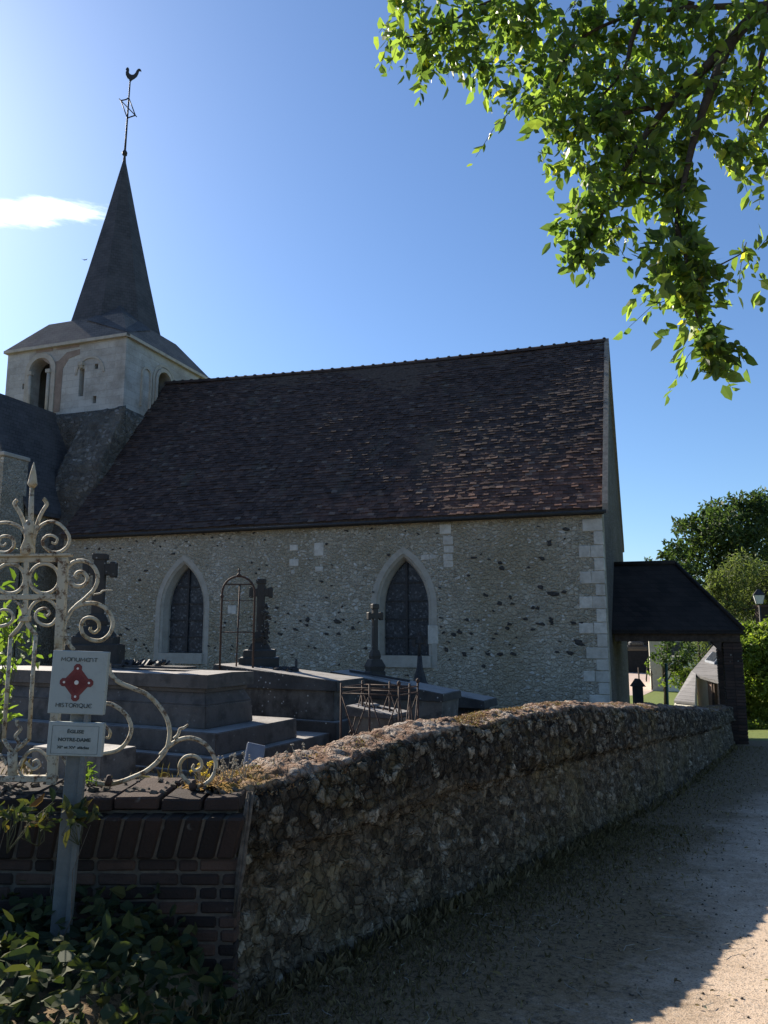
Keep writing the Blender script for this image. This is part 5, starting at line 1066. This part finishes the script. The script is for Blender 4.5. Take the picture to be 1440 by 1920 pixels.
leaves('crown',P,ax,rv(N),ln,ln*rng.uniform(.42,.78,N),np.clip(rng.beta(2,2.6,N)*.95+.25*(cc-.5)+(rng.random(N)<.03)*.6,0,1),'leaf',tree)
m=MB(); tb=Vector(tree.location); 
def br_(pts,r0,r1): 
    q_=[]; n=len(pts)
    for i in range(n-1):
        for k in range(4): 
            t_=k/4; a,b,c,e_=pts[max(i-1,0)],pts[i],pts[i+1],pts[min(i+2,n-1)]
            q_.append(.5*((2*b)+(-a+c)*t_+(2*a-5*b+4*c-e_)*t_**2+(-a+3*b-3*c+e_)*t_**3))
    q_.append(pts[-1]); k=len(q_); m.tube(q_,[r0+(r1-r0)*(i/(k-1))**.8 for i in range(k)],8)
hub=W(5.6,3.6,4.4)
m.tube([tb,tb+Vector((-.05,0,1.6)),tb+Vector((-.2,.1,3)),hub],[.42,.34,.30,.24],14); tk=m.build('trunk','bark',tree)
m=MB()
B0=at(1500,-60,4.7)
br_([hub,W(3.9,4.0,5.0),at(1600,-90,4.7),at(1440,10,4.65),at(1370,80,4.6),at(1340,150,4.5),at(1310,230,4.45),at(1285,330,4.35),at(1268,420,4.3),at(1280,470,4.25)],.075,.006)
br_([at(1370,80,4.6),at(1290,160,4.6),at(1230,225,4.55),at(1180,300,4.5),at(1140,380,4.5),at(1110,440,4.5)],.04,.006)
br_([at(1310,150,4.5),at(1270,190,4.6),at(1180,210,4.6),at(1100,235,4.65),at(1040,270,4.7)],.03,.005)
br_([at(1440,10,4.65),at(1300,15,4.8),at(1180,30,4.9),at(1080,80,4.9),at(1040,160,4.85)],.026,.005)
br_([at(1300,10,4.8),at(1100,-40,5.0),at(960,-10,5.1),at(880,20,5.05),at(820,60,5.0),at(760,70,5.0)],.022,.004)
br_([at(1268,420,4.3),at(1290,500,4.2),at(1300,570,4.2),at(1325,640,4.2),at(1345,690,4.2)],.014,.003); br_([at(1290,500,4.2),at(1340,500,4.2),at(1400,470,4.2)],.008,.003)
br_([at(1560,-20,4.7),at(1500,120,4.6),at(1440,220,4.6),at(1380,290,4.5)],.05,.006); br_([at(1230,225,4.55),at(1200,330,4.5),at(1240,345,4.4),at(1262,350,4.4)],.01,.004)
br_([hub,W(4.2,1.5,6),W(3,0,7)],.16,.03); br_([hub,W(7,5,6.2),W(7.6,6.5,7)],.16,.03)
br_([at(1250,-60,4.8),at(1190,60,4.8),at(1170,130,4.75),at(1110,200,4.7)],.03,.005); br_([at(1440,60,4.6),at(1420,140,4.6),at(1400,230,4.6)],.025,.004)
m.build('branch','bark',tree)
m=MB()
for c0_,td_,tl_ in TW:
    for i in range(0,len(c0_),2):
        p=Vector(c0_[i]); q_=p+Vector(td_[i])*tl_[i]; m.tube([p,p.lerp(q_,.5),q_-Vector((0,0,.08))],[.003,.002,.001],4)
m.build('twig','bark',tree)['kind']='stuff'
# ------------------------------------------------------------------ background trees and hedge
def bgtree(name,label,cpx,d,blobs,n,leaf,mat,group=None,trunk=True,cat='tree',sx=1.0,hang=0):
    b=at(cpx,1300,d); z0=float(gz(b.x,b.y)); t=thing(name,label,cat,(b.x,b.y,z0),group); Pn=[]; cl=[]
    for px,py,r in blobs:
        c=np.array(at(px,py,d+random.uniform(-.06,.06)*d*.5)); k=int(n*r*r/2500); rad=r*d/1442; q_=rv(k); q_/=np.linalg.norm(q_,axis=1,keepdims=True); q_*=rad*(.45+.55*rng.random((k,1))**.5)
        nb=max(3,k//16); tips=q_[rng.integers(0,k,nb)]; q_=q_*.35+tips[rng.integers(0,nb,k)]*.68; Pn.append(q_+c); cl.append(np.full(k,random.random()))
    P=np.concatenate(Pn); N=len(P); ax=rv(N,.7); ax[:,2]-=hang; nm=rv(N); nm[:,2]+=.5; ln=rng.uniform(.6,1.2,N)*leaf
    leaves('crown',P,ax,nm,ln,ln*(.5 if not hang else .25),np.clip(rng.beta(2,2,N)*.8+.35*(np.concatenate(cl)-.5),0,1),mat,t)
    m=MB(); zt=float(P[:,2].mean())
    if trunk: m.tube([Vector((b.x,b.y,z0-.2)),Vector((b.x+.1,b.y,(z0+zt)/2)),Vector((b.x,b.y,zt+.5))],[.012*(zt-z0)+.05,.01*(zt-z0)+.04,.05],9)
    for k in range(9 if trunk else 2):
        e_=Vector(P[rng.integers(0,N)]); s_=Vector((b.x,b.y,z0+(zt-z0)*random.uniform(.35,.9))); m.tube([s_,s_.lerp(e_,.5)+Vector((0,0,.2)),e_],[.05,.03,.012],6)
    m.build('trunk','bark',t); return t
bgtree('plane_tree','tall dark green broadleaf tree behind the porch, highest on the skyline',1350,42,[(1355,985,50),(1300,1000,42),(1340,965,38),(1400,985,55),(1440,970,60),(1290,1050,45),(1340,1050,60),(1400,1050,60),(1265,1035,26),(1248,1045,16),(1290,1095,40),(1340,1110,55),(1480,1040,80),(1400,1110,55),(1278,990,22),(1385,945,30),(1430,940,30)],900,.30,'treeleaf','trees beyond the churchyard')
bgtree('willow_tree','lighter grey green feathery tree just right of the porch roof',1375,34,[(1390,1070,42),(1350,1085,32),(1420,1080,40),(1370,1120,48),(1420,1130,50),(1330,1110,25),(1350,1150,40),(1400,1165,45),(1460,1110,60)],1300,.22,'willowleaf','trees beyond the churchyard',hang=.6)
bgtree('round_tree','dark leafy tree seen through the porch in front of the cream house',1245,46,[(1255,1215,26),(1275,1235,26),(1245,1235,20),(1290,1215,24),(1265,1250,20),(1232,1228,12)],700,.28,'treeleaf','trees beyond the churchyard')
bgtree('willow_tree','pale feathery tree seen through the porch above the near slate roof',1315,50,[(1310,1195,28),(1330,1200,28),(1300,1225,26),(1325,1235,26),(1290,1245,22),(1345,1180,25)],800,.26,'willowleaf','trees beyond the churchyard',hang=.5)
bgtree('small_tree','small pale tree top showing just left of the big tree above the porch ridge',1228,48,[(1224,1052,12),(1216,1047,7),(1240,1056,10)],500,.22,'treeleaf','trees beyond the churchyard',False)
bgtree('bush','sunlit dark green ivy covered bush right of the brick pier',1405,30,[(1405,1190,30),(1395,1225,32),(1425,1210,30),(1450,1240,45),(1395,1265,30),(1430,1275,35),(1460,1190,40)],3400,.2,'hedgeleaf',None,False,'bush')
bgtree('hedge','sunlit yellow green hedge beside the road beyond the brick pier',1410,31,[(1400,1310,26),(1430,1300,32),(1405,1345,26),(1435,1345,32),(1470,1320,45),(1392,1330,16),(1455,1370,30),(1415,1368,20)],6000,.17,'hedgeleaf',None,False,'hedge')
bgtree('bush','low green bush under the porch beside the green pole',1285,44,[(1270,1275,20),(1255,1282,14),(1290,1265,22),(1285,1290,18),(1240,1278,10)],700,.2,'hedgeleaf',None,False,'bush')
bgtree('shrub','small yellow green shrub before the stone corner of the cream house',1213,58,[(1213,1248,8),(1216,1262,8),(1212,1238,6)],900,.2,'hedgeleaf',None,False,'shrub')
def shade_tree(label,lat,d,hgt,rad,n=5200):  # unseen tree, added to hold skylight off the near wall and ground
    b=W(lat,d); z0=float(gz(b.x,b.y)); t=thing('added_shade_tree',label,'tree',(b.x,b.y,z0),None)
    Pn=[]
    for k in range(16):
        c=np.array([b.x,b.y,z0+hgt*.58])+rv(1,.42)[0]*np.array([rad,rad,hgt*.30]); q_=rv(n//16); q_/=np.linalg.norm(q_,axis=1,keepdims=True); Pn.append(c+q_*(.4+.6*rng.random((len(q_),1))**.5)*rad*.5)
    P=np.concatenate(Pn); P[:,2]=np.maximum(P[:,2],z0+.3); N=len(P); ax=rv(N,.7); ax[:,2]-=.3; leaves('crown',P,ax,rv(N),rng.uniform(.18,.34,N),rng.uniform(.10,.18,N),rng.random(N)**1.3*.8,'treeleaf',t)
    m=MB(); m.tube([Vector((b.x,b.y,z0-.2)),Vector((b.x+.1,b.y,z0+hgt*.4)),Vector((b.x,b.y,z0+hgt*.8))],[.28,.2,.06],10); m.build('trunk','bark',t)
shade_tree('unseen tall tree added across the road to shade the near flint wall',7.6,.2,9,3.2)
# ------------------------------------------------------------------ distant houses
def house(name,label,px,pyb,d,wid,dep,eh,rh,hip,wall,roof,yaw=0,cat='house'):
    yaw=yaw-R(18.5); b=at(px,pyb,d); z0=b.z; t=thing(name,label,cat,(b.x,b.y,z0)); B=Matrix.Rotation(yaw,3,'Z')@RB
    f=lambda x,y,z: Vector((b.x,b.y,z0))+B@Vector((x,y,z))
    m=MB(); m.hexa([f(0,0,-2),f(wid,0,-2),f(wid,dep,-2),f(0,dep,-2)],[f(0,0,eh),f(wid,0,eh),f(wid,dep,eh),f(0,dep,eh)]); m.build('wall',wall,t)
    m=MB(); o=.4; E=[f(-o,-o,eh-.1),f(wid+o,-o,eh-.1),f(wid+o,dep+o,eh-.1),f(-o,dep+o,eh-.1)]; r=[f(hip,dep/2,eh+rh),f(wid-hip,dep/2,eh+rh)]
    m.add(E+r,[(0,1,5,4),(1,2,5),(2,3,4,5),(3,0,4),(3,2,1,0)]); m.build('roof',roof,t); return t,f
def win_(t,f,x,z,w_,h_,mat='glass',y=-.03,name='window'):
    m=MB(); m.hexa([f(x,y,z),f(x+w_,y,z),f(x+w_,y+.06,z),f(x,y+.06,z)],[f(x,y,z+h_),f(x+w_,y,z+h_),f(x+w_,y+.06,z+h_),f(x,y+.06,z+h_)]); m.build(name,mat,t)
t,f=house('house','cream house with grey hipped roof seen under the porch',1219,1250,64,13,8,2.4,1.9,4.0,'cream','greyroof')
win_(t,f,1.2,.9,1.4,1.1); win_(t,f,4.0,.9,1.4,1.1); 
m=MB(); m.hexa([f(.0,-.06,-2.0),f(.9,-.06,-2.0),f(.9,-.0,-2.0),f(.0,-.0,-2.0)],[f(.0,-.06,2.2),f(.9,-.06,2.2),f(.9,.0,2.2),f(.0,.0,2.2)]); m.build('stone_corner','surround',t)
m=MB(); m.hexa([f(1,-1.2,-.05),f(7,-1.2,-.05),f(7,0,-.05),f(1,0,-.05)],[f(1,-1.2,.1),f(7,-1.2,.1),f(7,0,.1),f(1,0,.1)]); m.tube([f(1,-1.2,.9),f(7,-1.2,.9)],.04,5)
for k in range(13): m.tube([f(1+k*.5,-1.2,0),f(1+k*.5,-1.2,.9)],.025,4)
m.build('balcony','cream',t)
win_(t,f,2.2,-1.6,.9,1.5,'black',name='door')
t,f=house('barn','long dark roofed barn far behind the church corner',1140,1224,84,4.3,9,2.0,4.2,.0,'black','darkroof')
t,f=house('house','small white gabled house beside the dark barn',1206,1222,88,6,6,2.1,2.4,.0,'cream','darkroof')
m=MB(); p=at(1193,1222,74); m.bevbox(p+UP*.35,(2.0,.9,.5),.12,RB); car=thing('parked_car','small dark parked car before the barn far under the porch','car',p); 
m.bevbox(p+UP*.75,(1.3,.85,.4),.12,RB); m.build('body','darkiron',car); m=MB(); m.box(p+UP*.78+FWD*-.44,(1.0,.03,.22),RB); m.build('windscreen','glass',car)
# near house with skylight
A=at(1295,1267,33); Bb=A.lerp(at(1440,1310,27.5),.44); Cc=at(1342,1211,38); dirv=Bb-A; D=Cc+dirv
t=thing('house','near house with steep grey slate roof and skylight right of the green pole','house',Vector((A.x,A.y,A.z-2.4)))
nrm=(Bb-A).cross(Cc-A).normalized(); 
if nrm.z<0: nrm=-nrm
back=Vector((Cc.x-A.x,Cc.y-A.y,0)); A2=Vector((A.x,A.y,A.z))+back*2; B2_=A2+dirv
m=MB(); m.hexa([A,Bb,D,Cc],[A+nrm*.12,Bb+nrm*.12,D+nrm*.12,Cc+nrm*.12]); m.hexa([Cc,D,B2_,A2],[p_+Vector((0,0,.12)) for p_ in (Cc,D,B2_,A2)])
rfo=m.build('roof','greyroof',t)
i_=dirv.normalized(); up_=(Cc-A).normalized(); bk=back.normalized()
m=MB(); s_=A+i_*.35+bk*.35-UP*.05; q_=Bb+bk*.35-UP*.05; 
m.hexa([s_-UP*4,q_-UP*4,q_-UP*4+back*1.8,s_-UP*4+back*1.8],[s_,q_,q_+back*1.8,s_+back*1.8]); m.add([s_,s_+back*1.8,Cc+i_*.35-UP*.1],[(0,1,2)]); m.build('wall','brick_house',t)
m=MB(); w0=s_-bk*.05; m.hexa([w0-UP*4,w0+i_*.9-UP*4,w0+i_*.9-UP*4+bk*.04,w0-UP*4+bk*.04],[w0,w0+i_*.9,w0+i_*.9+bk*.04,w0+bk*.04]); m.build('white_render','cream',t)
m=MB(); w0=s_-bk*.10
for k in range(2): m.box(w0+i_*(1.5+k*.9)-UP*1.2,(.09,.09,2.4),RB)
m.tube([w0+i_*1.3,w0+i_*1.3-UP*3],.05,6); m.build('timber_frame','wood',t)
def onpl(px,py):
    x,f,u=ray(px,py); dv_=W(x,f,0); dv_.z=u; o_=Vector((0,0,1.6)); return o_+dv_*((A-o_).dot(nrm)/dv_.dot(nrm))
K0,K1,K2=onpl(1323,1247),onpl(1328,1249),onpl(1338,1230); sk_=K0+nrm*.13; L1_,L2_=(K1-K0).length,(K2-K0).length
m=MB(); m.hexa([sk_,sk_+i_*.8,sk_+i_*.8+up_*L2_,sk_+up_*L2_],[sk_+nrm*.08,sk_+i_*.8+nrm*.08,sk_+i_*.8+up_*L2_+nrm*.08,sk_+up_*L2_+nrm*.08]); so2=m.build('skylight','lead',rfo); m=MB(); sk2=sk_+i_*.08+up_*.1+nrm*.085; m.hexa([sk2,sk2+i_*.64,sk2+i_*.64+up_*(L2_-.2),sk2+up_*(L2_-.2)],[sk2+nrm*.02,sk2+i_*.64+nrm*.02,sk2+i_*.64+up_*(L2_-.2)+nrm*.02,sk2+up_*(L2_-.2)+nrm*.02]); 
pn=m.build('skylight_pane','glass',rfo)
t=thing('outbuilding','low lean-to with sloping slate roof before the near house','shed',at(1290,1330,31))
a0,a1,a2,a3=at(1264,1318,31),at(1303,1322,30),at(1305,1268,32.5),at(1297,1262,33.2)
m=MB(); m.hexa([a0,a1,a2,a3],[p_+UP*.1 for p_ in (a0,a1,a2,a3)]); m.build('roof','greyroof',t); m=MB(); m.hexa([p_-UP*3.5 for p_ in (a0,a1,a2,a3)],[p_-UP*.05 for p_ in (a0,a1,a2,a3)]); m.build('wall','cream',t)
# grassy bank objects: pole, lamp, chimney house
m=MB(); p0=at(1250,1318,24); p1=at(1249,1247,24); m.tube([Vector((p0.x,p0.y,p0.z-1.2)),p1],.045,8); m.lathe(p1,[(.045,0),(.06,.02),(.01,.06)],8); tag(m.build('green_pole',simple('green_paint',(.05,.09,.07),(.07,.12,.09),5,.5)),'slim dark green metal pole seen under the porch','pole')
m=MB(); p0=at(1224,1290,50)
for k in range(2): q_=at(1198+k*24,1268+k*6,50); m.tube([q_-UP*.6,q_+UP*.55],.05,5)
tag(m.build('boundary_posts','wood'),'two thin wooden posts beside the far lane','posts')
t=thing('street_lamp','old fashioned four sided street lamp on a short post among the trees at right edge','street lamp',at(1424,1185,31.5))
m=MB(); p=at(1424,1135,31.5); m.tube([p-UP*3.6,p],.04,8); m.build('post','darkiron',t)
q_=at(1424,1133,31.5); m=MB(); hw,hw2,hh=.12,.20,.36
m.hexa([q_+Vector((a*hw,b*hw,.02)) for a,b in ((-1,-1),(1,-1),(1,1),(-1,1))],[q_+Vector((a*hw2,b*hw2,hh)) for a,b in ((-1,-1),(1,-1),(1,1),(-1,1))]); m.build('lantern_glass',simple('frosted_glass',(.6,.62,.62),(.7,.7,.7),5,.3),t)
m=MB(); m.hexa([q_+Vector((a*hw2*1.15,b*hw2*1.15,hh+.01)) for a,b in ((-1,-1),(1,-1),(1,1),(-1,1))],[q_+Vector((a*.04,b*.04,hh+.26)) for a,b in ((-1,-1),(1,-1),(1,1),(-1,1))])
for a,b in ((-1,-1),(1,-1),(1,1),(-1,1)): m.tube([q_+Vector((a*hw*1.02,b*hw*1.02,.0)),q_+Vector((a*hw2*1.03,b*hw2*1.03,hh))],.012,4)
m.build('lantern_cap','darkiron',t)
t=thing('brick_gatehouse','dark brick building end with a slim chimney behind the street lamp','building',at(1432,1200,33))
m=MB(); p=at(1434,1148,32); m.box(p-UP*2.3,(.6,.45,5.0),RB); m.box(p+UP*.25,(.7,.55,.1),RB); m.build('wall','brick_house' if False else 'pier_brick',t)
# bird
m=MB(); p=at(158,487,30); m.add([p,p+LATR*.14+UP*.05,p+FWD*.06+LATR*.05,p-LATR*.14+UP*.05,p-UP*.03],[(0,1,2),(0,3,2),(0,1,4),(0,3,4)]); m.lathe(p-UP*.03,[(.01,0),(.03,.02),(.01,.05)],6); tag(m.build('bird','darkiron'),'tiny bird flying in the sky left of the spire','bird')

# ------------------------------------------------------------------ tidy the object tree
def merge(dst,srcs):
    with bpy.context.temp_override(active_object=dst,object=dst,selected_objects=[dst]+srcs,selected_editable_objects=[dst]+srcs): bpy.ops.object.join()
for o in list(C.objects): o.select_set(False)
byname={o.name:o for o in C.objects}
merge(byname['nave_wall'],[byname['flints'],byname['field_stones'],byname['ashlar_patch']])
def split_loose(o):
    me=o.data; bm=bmesh.new(); bm.from_mesh(me); bm.verts.ensure_lookup_table(); seen=set(); isl=[]
    for v in bm.verts:
        if v.index in seen: continue
        st_=[v]; seen.add(v.index); k=[]
        while st_:
            a=st_.pop(); k.append(a.index)
            for e in a.link_edges:
                b=e.other_vert(a)
                if b.index not in seen: seen.add(b.index); st_.append(b)
        isl.append(set(k))
    bm.free()
    if len(isl)<2: return [o]
    out=[o]; src=me.copy()
    for n_,k in enumerate(isl):
        b2=bmesh.new(); b2.from_mesh(src); b2.verts.ensure_lookup_table(); bmesh.ops.delete(b2,geom=[v for v in b2.verts if v.index not in k],context='VERTS')
        if n_==0: b2.to_mesh(me)
        else:
            m2=src.copy(); m2.name=me.name.split('.')[0]; b2.to_mesh(m2); c=o.copy(); c.data=m2; C.objects.link(c); out.append(c)
        b2.free()
    return out
SPL={'crest_scroll','rail','upright','ring','panel_scroll','panel_bar','side_scroll','fixing_stud','rail_post','cross_bar','finial','timber_beam','inner_bar','glazing_bar','emblem_lobe','emblem_dot'}
for o in list(C.objects):
    if o.type=='MESH' and o.name.split('.')[0] in SPL: split_loose(o)
ps_=split_loose(byname['boundary_posts'])
for o,lb in zip(ps_,('thin wooden post beside the far lane, nearer the church','thin wooden post beside the far lane, nearer the green pole')): o.name='wooden_post'; tag(o,lb,'post','posts beside the far lane')
